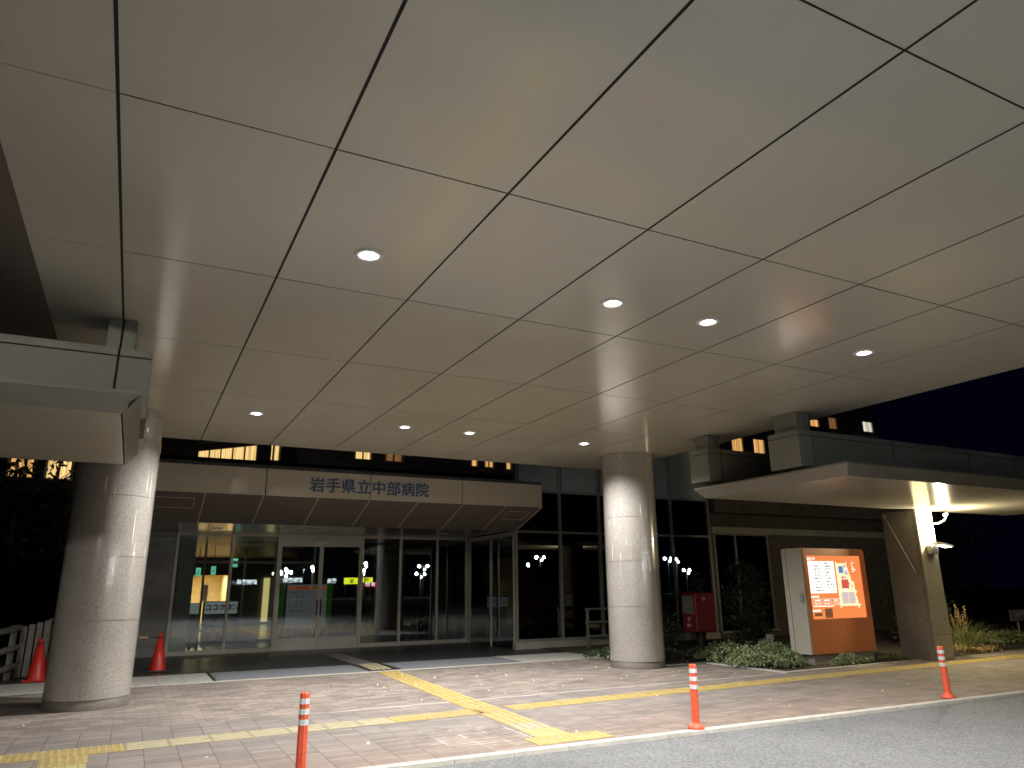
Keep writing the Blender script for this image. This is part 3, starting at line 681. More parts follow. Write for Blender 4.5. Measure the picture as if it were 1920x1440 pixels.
b = MB(); b.box(2.15, 3.95, 40, 40.1, 0, 2.3); b.box(2.05, 2.149, LY1 + .1, 40, 0, 2.3); b.box(3.951, 4.05, LY1 + .1, 40, 0, 2.3); b.box(2.15, 3.95, LY1 + .1, 40, 2.2, 2.3); b.box(2.15, 3.95, LY1 + .1, 40, -.03, 0)
b.build('corridor', BEIGE, hosp)
MB().box(5.45, 5.72, 35.9, 35.95, .1, 2.02).build('lit_doorway', emit('lit_room', (1, .78, .32), .95), hosp)
MB().box(3.2, 3.42, 39.9, 39.98, 1.0, 1.75).build('corridor_board', INK, hosp)
MB().box(2.45, 2.62, 39.9, 39.98, .1, 2.0).build('corridor_door', mat('door_brown', (.12, .07, .04), .5), hosp)
al = bpy.data.lights.new('corridor_lamp', 'AREA'); al.energy = ALC_W; al.size = 1.2; al.color = (1, .79, .48)
l = bpy.data.objects.new('corridor_lamp', al); COL.objects.link(l); l.location = (3.05 - 6, 37.6 - 20, 2.18); l.parent = hosp
# inner partition with second doors
b = MB()
for x in (1.9, 2.62, 3.05, 3.95, 4.05, 5.15): b.box(x - .03, x + .03, 23.96, 24.04, 0, 2.9)
b.box(1.0, 5.2, 23.97, 24.03, 2.28, 2.36); b.box(1.0, 5.2, 23.97, 24.03, 0, .06)
b.build('inner_frame', ALU, hosp)
MB().box(1.0, 5.2, 23.998, 24.002, .06, 2.28).build('inner_glass', glass('inner_glass', (.9, .93, .92), 1.4), hosp)
MB().lathe([(.24, 0), (.24, 2.905)], 6.9, 23.2, 40).build('round_post', GREY, hosp)
# exit signs
for (x, y, z, lab) in ((1.86, 25.6, 2.06, 'small green exit sign glowing inside the lobby, leftmost'), (2.34, 26, 2.12, 'green exit sign with pictogram above the lit lobby corridor, middle one'), (2.90, 25.2, 2.34, 'green exit sign beside the second entrance post, rightmost and highest')):
    t = thing('exit_sign', lab, 'exit sign', (x, y, z), 'green exit signs in the lobby')
    MB().rbox(x - .08, x + .08, y, y + .05, z - .14, z + .14, .008).build('housing', WHITE, t)
    MB().box(x - .073, x + .073, y - .004, y - .001, z - .133, z + .133).build('panel', EXITG, t)
    b = MB(); b.sphere((x + .02, y - .008, z + .045), .016, 8, 6); b.tube([(x + .01, y - .008, z + .03), (x - .01, y - .008, z - .02), (x + .03, y - .008, z - .06)], .01, 6); b.tube([(x - .01, y - .008, z - .02), (x - .05, y - .008, z - .05)], .01, 6)
    b.build('pictogram', GREEN, t)
    MB().tube([(x, y + .025, z + .12), (x, y + .025, 2.91)], .01, 6).build('stem', GREY, t)

# things inside the lobby
t = thing('banner', 'white printed banner along the lobby counter, dark lettering', 'banner', (3.1, 29.9, 0))
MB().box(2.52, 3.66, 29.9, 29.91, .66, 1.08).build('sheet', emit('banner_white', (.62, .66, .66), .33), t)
text_mb('ココク診察', .235, (3.12, 29.893, .80), '-y', .008, .001, 'CENTER', 1.0).build('lettering', INK, t)
MB().box(2.5, 3.7, 29.96, 30.5, 0, 1.1).build('backing', mat('counter_wood', (.1, .06, .035), .5), t)
t = thing('banner', 'smaller white notice sheet left of the long printed banner in the lobby', 'banner', (2.15, 29.6, 0))
MB().box(1.98, 2.36, 29.6, 29.61, .68, 1.06).build('sheet', MATS['banner_white'], t); MB().box(2.0, 2.34, 29.63, 29.66, 0, .68).build('stand', GREY, t)
t = thing('notice_board', 'large white notice board with orange header behind the entrance doors', 'notice board', (4.9, 22.9, 0))
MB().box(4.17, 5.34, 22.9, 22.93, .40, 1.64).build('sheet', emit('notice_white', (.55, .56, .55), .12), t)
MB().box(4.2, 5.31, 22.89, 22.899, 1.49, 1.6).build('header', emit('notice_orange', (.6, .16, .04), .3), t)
b = text_mb('面会時間のご案内', .085, (4.75, 22.885, 1.515), '-y', .0, .001, 'CENTER'); b.build('heading', WHITE, t)
b = MB()
for (s, sz, xx, zz) in (('●面会時間について', .05, 4.28, 1.40), ('平　日', .075, 4.42, 1.27), ('土・日', .075, 4.42, 1.13), ('祝　日', .075, 4.42, .99), ('●面会の方法について', .05, 4.28, .86)): text_mb(s, sz, (xx, 22.894, zz), '-y', 0, .001, 'LEFT', 1, b)
b.build('lettering', INK, t)
for xx in (4.2, 5.28): MB().box(xx, xx + .03, 22.88, 22.95, .015, .4).box(xx - .05, xx + .08, 22.8, 23.05, 0, .015).build('stand', GREY, t)
for xx, lab in ((3.98, 'narrow green panel left of the white notice board'), (5.42, 'narrow green panel right of the white notice board')):
    t = thing('green_panel', lab, 'panel', (xx, 22.95, 0), 'green panels flanking the notice board')
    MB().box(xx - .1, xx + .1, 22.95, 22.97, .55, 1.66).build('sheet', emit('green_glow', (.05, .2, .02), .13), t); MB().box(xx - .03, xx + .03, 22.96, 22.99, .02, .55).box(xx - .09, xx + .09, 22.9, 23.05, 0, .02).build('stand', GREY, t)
t = thing('wet_floor_sign', 'yellow folding wet floor sign standing just inside the entrance glass', 'floor sign', (6.0, 20.7, 0))
b = MB()
b.prism([(5.79, 20.55, 0), (6.2, 20.55, 0), (6.12, 20.72, .66), (5.87, 20.72, .66)], (0, .015, .0))
b.build('front_panel', WETY, t)
b = MB(); b.prism([(5.79, 20.92, 0), (6.2, 20.92, 0), (6.12, 20.76, .66), (5.87, 20.76, .66)], (0, .015, .0)); b.build('rear_panel', WETY, t)
b = MB(); b.tube([(5.95, 20.655, .44), (6.03, 20.645, .38), (5.97, 20.63, .32)], .014, 6); b.tube([(6.03, 20.645, .38), (6.1, 20.648, .4)], .012, 6); b.sphere((5.93, 20.66, .47), .022, 8, 6); b.build('pictogram', INK, t)
b = MB(); b.prism([(5.93, 20.695, .6), (6.06, 20.695, .6), (6.05, 20.70, .63), (5.94, 20.70, .63)], (0, -.004, 0)); b.build('grip_slot', INK, t)
t = thing('wheelchair', 'folded wheelchair with chrome hand rims behind the left entrance glass', 'wheelchair', (1.95, 20.7, 0))
for xx, yy in ((1.98, 20.5), (2.04, 20.95)):
    b = MB(); b.torus((xx, yy, .3), (.12, 1, 0), .285, .016); b.torus((xx, yy - .04, .3), (.12, 1, 0), .25, .008, 40, 6)
    for k in range(12): a = R(30 * k); b.tube([(xx, yy, .3), (xx + .28 * math.cos(a), yy, .3 + .28 * math.sin(a))], .002, 4)
    b.build('wheel', STEEL, t)
    b = MB(); b.torus((1.55, yy, .1), (0, 1, 0), .085, .018, 24); b.build('caster', BLACK, t)
b = MB()
for yy in (20.56, 20.9):
    b.tube([(2.2, yy, .88), (2.06, yy, .88), (2.0, yy, .8), (2.0, yy, .28)], .013, 8); b.tube([(2.0, yy, .5), (1.62, yy, .5), (1.48, yy, .12)], .013, 8); b.tube([(2.0, yy, .68), (1.68, yy, .68), (1.62, yy, .5)], .013, 8)
b.tube([(1.62, 20.56, .5), (1.62, 20.9, .5)], .013, 8)
b.build('frame', STEEL, t)
MB().rbox(1.6, 2.0, 20.58, 20.88, .5, .54, .012).build('seat', BLACK, t); MB().rbox(1.98, 2.02, 20.58, 20.88, .55, .85, .012).build('backrest', BLACK, t)
t = thing('cabinet', 'low white cabinet behind the glass by the recess corner', 'cabinet', (8.35, 20.8, 0))
MB().box(7.9, 8.68, 20.5, 20.95, .05, .66).build('body', mat('cabinet_white', (.5, .5, .48), .5), t)
MB().box(8.32, 8.66, 20.48, 20.499, .07, .64).build('door', mat('cabinet_door', (.6, .6, .58), .5), t)
MB().box(7.88, 8.7, 20.47, 20.97, .661, .685).build('top', GREY, t)
t = thing('umbrella_stand', 'dark umbrella stand holding hooked umbrellas beside the white cabinet', 'umbrella stand', (7.5, 20.8, 0))
b = MB()
for xx in (7.2, 7.8):
    for yy in (20.65, 20.95): b.tube([(xx, yy, 0), (xx, yy, .66)], .012, 6)
for z in (.08, .64):
    for yy in (20.65, 20.95): b.tube([(7.2, yy, z), (7.8, yy, z)], .01, 6)
    for xx in (7.2, 7.8): b.tube([(xx, 20.65, z), (xx, 20.95, z)], .01, 6)
b.build('rack', GREY, t)
for k in range(5):
    xx = 7.26 + .12 * k; b = MB(); b.tube([(xx, 20.78, .1), (xx, 20.78, .55), (xx, 20.78, .84)], [.01, .03, .012], 8); b.tube([(xx, 20.78, .84), (xx + .01, 20.78, .93), (xx + .045, 20.78, .96), (xx + .075, 20.78, .92)], .009, 6); tag(b.build('umbrella', [BLACK, NAVY, GREY][k % 3]), 'closed umbrella standing in the dark rack behind the glass', 'umbrella', 'umbrellas in the stand')

# ------------------------------------------------------------------ far hospital tower with lit windows
TY = 40.0
tw = thing('hospital_tower', 'tall dark ward block behind the entrance with scattered lit windows', 'building', (20, 46, 0))
MB().box(-18, 56.3, TY + .12, 54, 0, 34).build('wall', TOWER, tw)
def win(x0, x1, z0, z1, m, parts=1):
    f = MB(); f.box(x0 - .08, x0, TY - .02, TY + .119, z0 - .08, z1 + .08); f.box(x1, x1 + .08, TY - .02, TY + .119, z0 - .08, z1 + .08); f.box(x0, x1, TY - .02, TY + .119, z1, z1 + .08); f.box(x0, x1, TY - .02, TY + .119, z0 - .08, z0)
    w = f.build('window', ALUD, tw); n = parts
    for k in range(n):
        g = (x1 - x0) / n; MB().box(x0 + k * g + .06, x0 + (k + 1) * g - .06, TY + .05, TY + .118, z0, z1).build('curtain', m, w)
for a in ((5.70, 6.38, 8.2, 9.5, WARM2, 2), (10.5, 11.42, 8.6, 9.9, WARM2, 2), (12.3, 13.3, 8.6, 9.9, DIMW, 2), (17.72, 18.1, 8.65, 9.9, WARM, 1), (18.62, 19.2, 8.65, 9.9, WARM, 2), (20.08, 20.42, 8.6, 9.9, WARM, 1),
          (39.1, 40.2, 11.2, 12.2, WARM, 2), (41.3, 42.45, 11.2, 12.25, WARM, 2), (47.85, 48.85, 13.88, 14.45, WARM, 2), (50.05, 51.0, 13.88, 14.8, DIMW, 2), (54.25, 55.48, 14.0, 14.85, PALEW, 2),
          (-5.7, -4.68, 6.66, 7.5, WARM, 3), (-4.2, -3.14, 6.66, 7.6, WARM2, 2)): win(*a)
# wing set at an angle with a strip of five lit windows
wg = thing('ward_wing', 'angled low wing behind the canopy with a strip of five lit windows', 'building', (3, 33.2, 0))
A = Vector((4.13, 31.93, 0)); D = Vector((-.653, .757, 0)); Nn = Vector((-.757, -.653, 0))
def wq(t0, t1, z0, z1, off, th):
    p = [A + D * t0 + Nn * off + Vector((0, 0, z0)), A + D * t1 + Nn * off + Vector((0, 0, z0)), A + D * t1 + Nn * off + Vector((0, 0, z1)), A + D * t0 + Nn * off + Vector((0, 0, z1))]
    return MB().prism(p, tuple(-Nn * th))
wq(-.04, 7, 5.2, 9.0, -.05, .8).build('wall', TOWER, wg)
wq(-.02, 5, 7.75, 7.95, .25, .5).build('eave', ROOFD, wg)
for k in range(5):
    t0 = .0 + k * .66
    f = wq(t0, t0 + .64, 6.5, 7.47, -.0, .045).build('window', ALU, wg); wq(t0 + .04, t0 + .60, 6.53, 7.43, .01, .008).build('curtain', WARM2, f)

# ------------------------------------------------------------------ bollards
def bollard(x, y, label, tilt=0):
    t = thing('bollard', label, 'bollard', (x, y, 0), 'orange flexible bollards along the kerb')
    b = MB(); b.lathe([(.012, .66), (.034, .66), (.040, .65), (.041, .63), (.043, .07), (.05, .055)], x, y, 8, 0, False); b.build('pole', RED, t)
    for z in (.405, .488, .57):
        q = MB(); q.lathe([(.0425 + .001, z), (.0425 + .0005, z + .045)], x, y, 8, 0, False); q.build('reflective_band', REFL, t)
    b = MB(); b.lathe([(.05, .06), (.075, .04), (.09, .02), (.09, .002), (.0, .0)], x, y, 24); b.build('base', RED, t)
    b = MB()
    for k in range(3): a = R(30 + 120 * k); b.lathe([(.001, .05), (.009, .05), (.009, .03)], x + .066 * math.cos(a), y + .066 * math.sin(a), 8)
    b.build('bolt', ALUD, t)
    t.rotation_euler = (0, R(tilt), 0)
bollard(1.43, 6.71, 'orange bollard nearest the camera, cut by the bottom edge of the picture')
bollard(5.66, 6.72, 'orange bollard on the kerb in front of the right granite column', 1.0)
bollard(10.03, 6.70, 'orange bollard on the kerb in front of the concrete pier', -1.0)

# ------------------------------------------------------------------ cones and bar
def cone(x, y, label, h=.70):
    t = thing('traffic_cone', label, 'traffic cone', (x, y, 0), 'red traffic cones by the left column')
    b = MB(); b.lathe([(.15, .03), (.142, .06), (.048, h - .06), (.042, h - .06), (.040, h), (.03, h + .01), (.001, h + .01)], x, y, 28); b.build('body', CONE, t)
    b = MB(); b.rbox(x - .19, x + .19, y - .19, y + .19, .0, .032, .01); b.build('base', CONE if x < 0 else BLACK, t)
    b = MB(); b.torus((x, y, h - .075), (0, 0, 1), .052, .011, 24, 6); b.build('bar_ring', BLACK, t)
cone(.64, 16.4, 'red traffic cone in front of the grey marble wall, right of the left column')
cone(-1.31, 15.9, 'red traffic cone in front of the steel railing, left of the left column')
cone(-1.12, 16.25, 'red traffic cone half hidden behind the left granite column')
t = thing('cone_bar', 'black and yellow bar spanning the traffic cones behind the column', 'bar', (-.3, 16.3, .63))
b = MB(); a0, a1 = Vector((.58, 16.4, .635)), Vector((-1.07, 16.25, .635))
for k in range(10): b.tube([a0.lerp(a1, k / 10), a0.lerp(a1, (k + 1) / 10)], .016, 8, k % 2)
b.build('bar', [BLACK, YEL], t)

# ------------------------------------------------------------------ steel railings
t = thing('railing', 'grey steel railing with three pipes and flat uprights at the left edge', 'railing', (-1.9, 16.6, 0))
for xx, yy in ((-1.80, 16.35), (-2.75, 15.6)): MB().box(xx - .035, xx + .06, yy - .02, yy + .02, 0, .93).build('post', RAILG, t)
for z in (.2, .52, .86): MB().tube([(-1.95, 15.5, z - .02), (-1.72, 16.5, z + .02)], .055, 14).build('pipe', RAILG, t)
for k in range(4):
    xx = -1.70 + .115 * k; b = MB(); b.box(xx, xx + .095, 16.5 + .05 * k, 16.52 + .05 * k, .02, .9 + .03 * k); b.build('upright', RAILG, t)
b = MB(); b.tube([(-1.3, 16.75, 1.0), (-.9, 16.8, 1.0)], .02, 8)
for xx in (-1.26, -1.12, -.98): b.tube([(xx, 16.77, 0), (xx, 16.77, 1.0)], .012, 8)
b.build('handrail', RAILG, t)
t = thing('railing', 'low dark metal railing in front of the dark glass, beside the right column', 'railing', (11, 16.3, 0))
for xx in (10.46, 11.9): MB().box(xx - .03, xx + .03, 16.27, 16.33, 0, .95).build('post', STEEL, t)
for z in (.28, .62, .94): MB().tube([(10.4, 16.3, z), (12.0, 16.3, z)], .03, 10).build('pipe', STEEL, t)

# ------------------------------------------------------------------ planting bed
o = MB().add([(9.4, 12.0, .012), (10.5, 12.0, .012), (10.5, 9.95, .012), (15.2, 10.1, .012), (30, 11.6, .012), (30, 16.88, .012), (9.4, 16.88, .012)], [(0, 1, 2, 3, 4, 5, 6)]).build('planting_bed', SOIL); struct(o)
mb = MB(); mb.box(10.38, 10.5, 9.83, 12.0, -.02, .02); mb.prism([(10.5, 9.83, -.02), (14.4, 10.0, -.02), (14.4, 10.1, -.02), (10.5, 9.95, -.02)], (0, 0, .04)); mb.box(9.3, 10.38, 11.9, 12.0, -.02, .02)
struct(mb.build('kerb', KERB))
def rnd_dir(upb=.4):
    while True:
        v = Vector((random.uniform(-1, 1), random.uniform(-1, 1), random.uniform(-1, 1) + upb))
        if .1 < v.length < 1.6: return v.normalized()
def mound(mb, cx, cy, rx, ry, h, n, l, w):
    for _ in range(n):
        a = random.uniform(0, 2 * math.pi); q = math.sqrt(random.random()); x = cx + rx * q * math.cos(a); y = cy + ry * q * math.sin(a)
        bump = .75 + .3 * math.sin(x * 7 + y * 3) * math.sin(y * 6 - x * 2)
        top = h * math.sqrt(max(0, 1 - q * q)) * bump
        z = .02 + top * random.uniform(.55, 1.05)
        s = random.uniform(.6, 1.2); mb.leaf((x, y, z), rnd_dir(.5), rnd_dir(1.4), l * s, w * s)
mb = MB(); mound(mb, 11.05, 10.95, .76, .74, .38, 6500, .058, .034); mound(mb, 11.0, 11.9, .6, .8, .36, 3200, .058, .034); mound(mb, 11.62, 11.2, .45, .6, .44, 3000, .058, .034)
stuff(mb.build('ground_cover', LEAF), 'pale green leafy ground cover spreading left of the map board', 'ground cover')
mb = MB(); mound(mb, 12.35, 10.17, .42, .13, .19, 900, .06, .04); mound(mb, 12.9, 10.2, .25, .1, .13, 350, .06, .04)
tag(mb.build('shrub', LEAF), 'small pale green plant against the foot of the map board', 'plant')
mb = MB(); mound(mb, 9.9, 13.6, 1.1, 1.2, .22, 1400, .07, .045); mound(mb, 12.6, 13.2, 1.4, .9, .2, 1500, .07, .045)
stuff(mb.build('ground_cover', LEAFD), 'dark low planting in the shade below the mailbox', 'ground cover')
mb = MB(); mound(mb, 14.0, 10.4, .38, .2, .1, 500, .07, .02); mound(mb, 17.4, 11.2, 1.7, .35, .2, 2500, .08, .03); mound(mb, 20, 11.8, 2.2, .5, .3, 2000, .08, .04)
stuff(mb.build('ground_cover', GRASS), 'short green grass and weeds at the foot of the pier', 'ground cover')
def bush(name, label, cx, cy, h, rx, ry, n, m, l=.12, w=.045, base=.1, stems=7, cat='shrub'):
    t = thing(name, label, cat, (cx, cy, 0)); b = MB(); tips = []
    for _ in range(stems):
        a = random.uniform(0, 6.28); q = random.uniform(.2, .8); tip = Vector((cx + rx * q * math.cos(a), cy + ry * q * math.sin(a), base + (h - base) * random.uniform(.55, .95)))
        mid = Vector((cx, cy, 0)).lerp(tip, .5) + Vector((0, 0, .1 * h)); b.tube([(cx + random.uniform(-.08, .08), cy + random.uniform(-.08, .08), 0), mid, tip], [.014, .01, .004], 6); tips.append(tip)
    b.build('stem', BARK, t)
    f = MB(); cl = []
    for _ in range(34):
        a = random.uniform(0, 6.28); zz = random.uniform(0, 1); pr = math.sin(math.pi * (.18 + .78 * zz)) ** .7
        cl.append(Vector((cx + rx * pr * random.uniform(.3, 1) * math.cos(a), cy + ry * pr * random.uniform(.3, 1) * math.sin(a), base + (h - base) * zz)))
    for _ in range(n):
        c = random.choice(cl); p = c + Vector((random.gauss(0, .11), random.gauss(0, .11), random.gauss(0, .1))) * (rx / .6)
        if p.z < .03: continue
        d = (p - Vector((cx, cy, p.z - .2 * h))).normalized() + rnd_dir(.2) * .9; s = random.uniform(.6, 1.25); f.leaf(p, d, rnd_dir(1), l * s, w * s)
    f.build('foliage', m, t); return t
bush('shrub', 'tall dark shrub with narrow leaves beside the red mailbox', 13.5, 13.9, 1.85, .62, .5, 2600, LEAFD, .15, .04, .15)
bush('shrub', 'slim dark shrub in front of the tinted glass behind the mailbox', 13.35, 15.4, 1.75, .28, .28, 700, LEAFD, .1, .03, .4)
bush('shrub', 'dark low shrub left of the red mailbox', 11.2, 14.4, .9, .55, .5, 1000, LEAFD, .1, .04, .05)
bush('shrub', 'rounded dark green shrub at the right edge beyond the grasses', 18.0, 12.3, .95, .95, .6, 2600, LEAFD, .1, .05, .05)
def blades(mb, cx, cy, r, n, hmin, hmax, bend, w, mi=0):
    for _ in range(n):
        a = random.uniform(0, 6.28); q = r * math.sqrt(random.random()); p = Vector((cx + q * math.cos(a), cy + q * math.sin(a), .01)); h = random.uniform(hmin, hmax); o_ = Vector((math.cos(a + random.uniform(-.6, .6)), math.sin(a + random.uniform(-.6, .6)), 0)); sd = Vector((-o_.y, o_.x, 0)); pts = []
        for k in range(5):
            u = k / 4; pts.append(p + o_ * (bend * h * u * u) + Vector((0, 0, h * (u - .35 * bend * u * u))))
        vs = []
        for k, pt in enumerate(pts): ww = w * (1 - k / 4.3); vs += [pt + sd * ww * .5, pt - sd * ww * .5]
        mb.add(vs, [(2 * k, 2 * k + 1, 2 * k + 3, 2 * k + 2) for k in range(4)], mi)
t = thing('ornamental_grass', 'tall ornamental grass with dry plumes right of the concrete pier', 'grass', (16.9, 10.75, 0))
b = MB(); blades(b, 16.75, 10.75, .3, 260, .4, .9, .5, .017); blades(b, 17.35, 10.9, .32, 240, .3, .8, .8, .017); b.build('blades', GRASS, t)
b = MB()
for k in range(9):
    p = Vector((16.45 + .1 * k + random.uniform(-.03, .03), 10.75 + random.uniform(-.1, .1), 0)); h = random.uniform(.75, 1.05); ox = random.uniform(-.12, .1)
    b.tube([p, p + Vector((ox * .4, 0, h * .6)), p + Vector((ox, 0, h))], [.004, .003, .002], 5)
    for q in range(40): b.leaf(p + Vector((ox * (.6 + .4 * q / 40), 0, h * (.72 + .28 * q / 40))), rnd_dir(.9), rnd_dir(1), .05, .014)
b.build('plume', DRY, t)
b = MB(); blades(b, 16.85, 10.55, .35, 130, .08, .28, 1.5, .022)
for q in range(260): b.leaf((16.3 + random.random() * 1.4, 10.38 + random.random() * .35, .02 + random.random() * .1), rnd_dir(.2), rnd_dir(1), .1, .025)
b.build('dead_leaves', DRY, t)
b = MB(); blades(b, 18.05, 10.75, .12, 420, .2, .36, 1.0, .011); tag(b.build('sedge_tuft', SEDGE), 'pale spiky sedge tuft at the bed edge right of the tall grass', 'plant')
# little white edging fences
for (x, y, lab) in ((12.85, 13.3, 'tiny white picket edging standing at the foot of the dark shrub'), (11.95, 11.75, 'tiny white picket edging standing behind the pale ground cover')):
    t = MB()
    z0 = .05 if y > 13 else .30
    for k in range(6): t.box(x + .035 * k, x + .035 * k + .014, y, y + .01, z0 - .05, z0 + .2 - .01 * (k % 3))
    t.box(x, x + .19, y + .01, y + .016, z0 + .05, z0 + .07); tag(t.build('picket_edging', WHITE), lab, 'edging', 'small picket edgings in the bed')
t = thing('plant_label', 'small pale plate on a stake among the shrubs at the right edge', 'plate', (20.75, 11.6, 0))
MB().box(20.42, 21.1, 11.6, 11.62, .52, .8).build('plate', mat('weathered_plate', (.1, .1, .085), .7, 0, .3, 8), t); MB().tube([(20.75, 11.63, 0), (20.75, 11.63, .52)], .015, 6).build('stake', GREY, t)

# ------------------------------------------------------------------ mailbox
t = thing('mailbox', 'red post box on a black pole in front of the tinted glass', 'mailbox', (12.35, 14.25, 0))
b = MB(); b.rbox(12.04, 12.66, 14.0, 14.52, .42, 1.33, .035, 0, 3); b.build('body', POST, t)
b = MB(); b.lathe([(.12, 0), (.12, .42)], 12.37, 14.27, 24); b.lathe([(.22, 0), (.22, .04), (.12, .05)], 12.37, 14.27, 24); b.build('pole', BLACK, t)
b = MB(); b.box(12.022, 12.039, 14.07, 14.45, .84, 1.25); ft = b.build('slot_plate', mat('slot_steel', (.3, .3, .29), .4, .5, .1, 6), t)
b = MB(); b.box(12.012, 12.021, 14.1, 14.42, 1.12, 1.19); b.box(12.012, 12.021, 14.1, 14.42, .9, .97); b.build('slot', ALUD, ft)
b = text_mb('〒', .13, (12.30, 13.993, 1.12), '-y', .002, .001, 'CENTER'); text_mb('〒', .13, (12.032, 14.26, .66), '-x', .002, .001, 'CENTER', 1, b); text_mb('郵便', .08, (12.032, 14.26, .55), '-x', .001, .001, 'CENTER', 1, b); b.build('lettering', WHITE, t)

# ------------------------------------------------------------------ map board
SX0, SX1, SY0, SY1, SZ0, SZ1 = 11.74, 13.54, 10.4, 10.9, .2, 2.19
t = thing('map_board', 'orange backlit hospital map and department board with cream side', 'map board', (12.6, 10.65, 0))
MB().box(SX0 + .07, SX1 - .02, SY0 + .05, SY1 - .05, -.02, .199).build('plinth', CONC, t)
# orange body: profile with rounded upper corners, hollow at the screen
DX0, DX1, DZ0, DZ1 = 11.85, 13.42, .84, 2.05
def arc(cx, cz, r, a0, a1, n=6): return [(cx + r * math.cos(R(a0 + (a1 - a0) * k / n)), cz + r * math.sin(R(a0 + (a1 - a0) * k / n))) for k in range(n + 1)]
b = MB()
b.box(SX0 + .02, SX1, SY0, SY0 + .05, SZ0, DZ0); b.box(SX0 + .02, DX0, SY0, SY0 + .05, DZ0, DZ1); b.box(DX1, SX1, SY0, SY0 + .05, DZ0, DZ1)
pr = [(SX0 + .02, DZ1), (SX1, DZ1)] + arc(SX1 - .08, SZ1 - .08, .08, 0, 90) + [(SX0 + .02, SZ1)]
b.prism([(x, SY0, z) for x, z in pr], (0, .05, 0))
pr2 = [(SX0 + .02, SZ0), (SX1, SZ0)] + arc(SX1 - .08, SZ1 - .08, .08, 0, 90) + [(SX0 + .02, SZ1)]
b.prism([(x, SY0 + .0501, z) for x, z in pr2], (0, SY1 - SY0 - .05, 0))
b.build('body', ORANGE, t)
for (ya, yb) in ((SY0 + .012, SY1 - .115), (SY1 - .10, SY1 + .004)):
    b = MB(); q = [(ya, SZ0), (yb, SZ0)]
    if yb > SY1 - .05: q += arc(yb - .05, SZ1 - .05, .05, 0, 90)
    else: q += [(yb, SZ1 + .004)]
    q += [(ya, SZ1 + .004)]
    b.prism([(SX0 - .03, y, z) for y, z in q], (.055, 0, 0)); b.build('side_panel', CREAM, t)
b = MB(); b.rbox(SX0 - .07, SX0 - .031, SY0 + .04, SY0 + .12, 1.16, 1.33, .01); b.build('lock_box', GREY, t)
yS = SY0 + .03
MB().box(DX0 - .004, DX1 + .004, yS, yS + .015, DZ0 - .004, DZ1 + .004).build('display', SCR_O, t)
dw, dh = DX1 - DX0, DZ1 - DZ0
def dp(u, v, k=1): return (DX0 + u * dw, yS - .0015 * k, DZ1 - v * dh)
def quad(mb, us, k=1, mi=0): mb.prism([dp(u, v, k) for u, v in us], (0, .0008, 0), mi)
b = MB(); quad(b, [(.03, .09), (.50, .09), (.50, .60), (.03, .60)]); dlist = b.build('list_panel', SCR_W, t)
cols1 = ['内　　科', '精神科', '神経内科', '呼吸器科', '消化器科', '循環器科', '小児科', '外　　科', '整形外科', '脳神経外科']; cols2 = ['産婦人科', '耳鼻咽喉科', '泌尿器科', '皮膚科', '眼　科', '放射線科', '麻酔科', '歯科口腔外科', '緩和ケア科', 'リハビリ科']
b = MB()
for k in range(10):
    v = .135 + .0485 * k; text_mb(cols1[k], .042, dp(.13, v, 2), '-y', .0012, .0003, 'LEFT', 1.1, b); text_mb(cols2[k], .042, dp(.325, v, 2), '-y', .0012, .0003, 'LEFT', 1.05, b)
b.build('lettering', INK, dlist)
b = MB(); text_mb('▶診 療 科', .05, dp(.025, .065, 1), '-y', .001, .0005, 'LEFT', 1, b); text_mb('▶診療時間', .045, dp(.025, .668, 1), '-y', .001, .0005, 'LEFT', 1, b); text_mb('▶面会時間', .045, dp(.025, .885, 1), '-y', .001, .0005, 'LEFT', 1, b)
for k, s in enumerate(('受付時間', '診療時間', '休診日')): text_mb(s, .04, dp(.13 + .165 * k, .725, 1), '-y', .0005, .0005, 'CENTER', 1, b)
for k, s in enumerate(('8:30~11:00', '9:00~17:00', '土・日・祝')): text_mb(s, .036, dp(.13 + .165 * k, .775, 1), '-y', .0005, .0005, 'CENTER', 1, b)
for v in (.688, .738, .79): quad(b, [(.045, v - .0015), (.535, v - .0015), (.535, v + .0015), (.045, v + .0015)])
for u in (.045, .21, .375, .535): quad(b, [(u - .001, .688), (u + .001, .688), (u + .001, .79), (u - .001, .79)])
quad(b, [(.05, .80), (.41, .80), (.41, .81), (.05, .81)]); quad(b, [(.025, .072), (.11, .072), (.11, .076), (.025, .076)])
for k in range(6): w_ = (.05, .02, .03, .05, .075, .04)[k]; quad(b, [(.83, .11 + .028 * k), (.83 + w_, .11 + .028 * k), (.83 + w_, .12 + .028 * k), (.83, .12 + .028 * k)])
b.build('heading', SCR_W, t)
b = MB(); quad(b, [(.53, .10), (.53, .84), (.555, .84), (.555, .81), (.86, .81), (.86, .845), (.885, .845), (.89, .81), (.92, .805), (.92, .785), (.88, .77), (.865, .66), (.845, .63), (.88, .575), (.845, .55), (.84, .44), (.845, .42), (.82, .42), (.80, .41), (.735, .14), (.75, .10), (.735, .095), (.715, .12), (.56, .12), (.545, .10)], 1)
b.build('map_ground', SCR_C, t)
b = MB(); quad(b, [(.58, .17), (.66, .17), (.66, .28), (.58, .28)], 2); b.build('map_helipad', SCR_B, t)
b = MB(); quad(b, [(.67, .145), (.715, .145), (.75, .31), (.68, .31)], 2); quad(b, [(.585, .59), (.70, .59), (.70, .77), (.585, .77)], 2); quad(b, [(.71, .59), (.82, .59), (.83, .70), (.815, .77), (.71, .77)], 2); quad(b, [(.665, .33), (.71, .33), (.71, .37), (.665, .37)], 2)
b.build('map_parking', SCR_M, t)
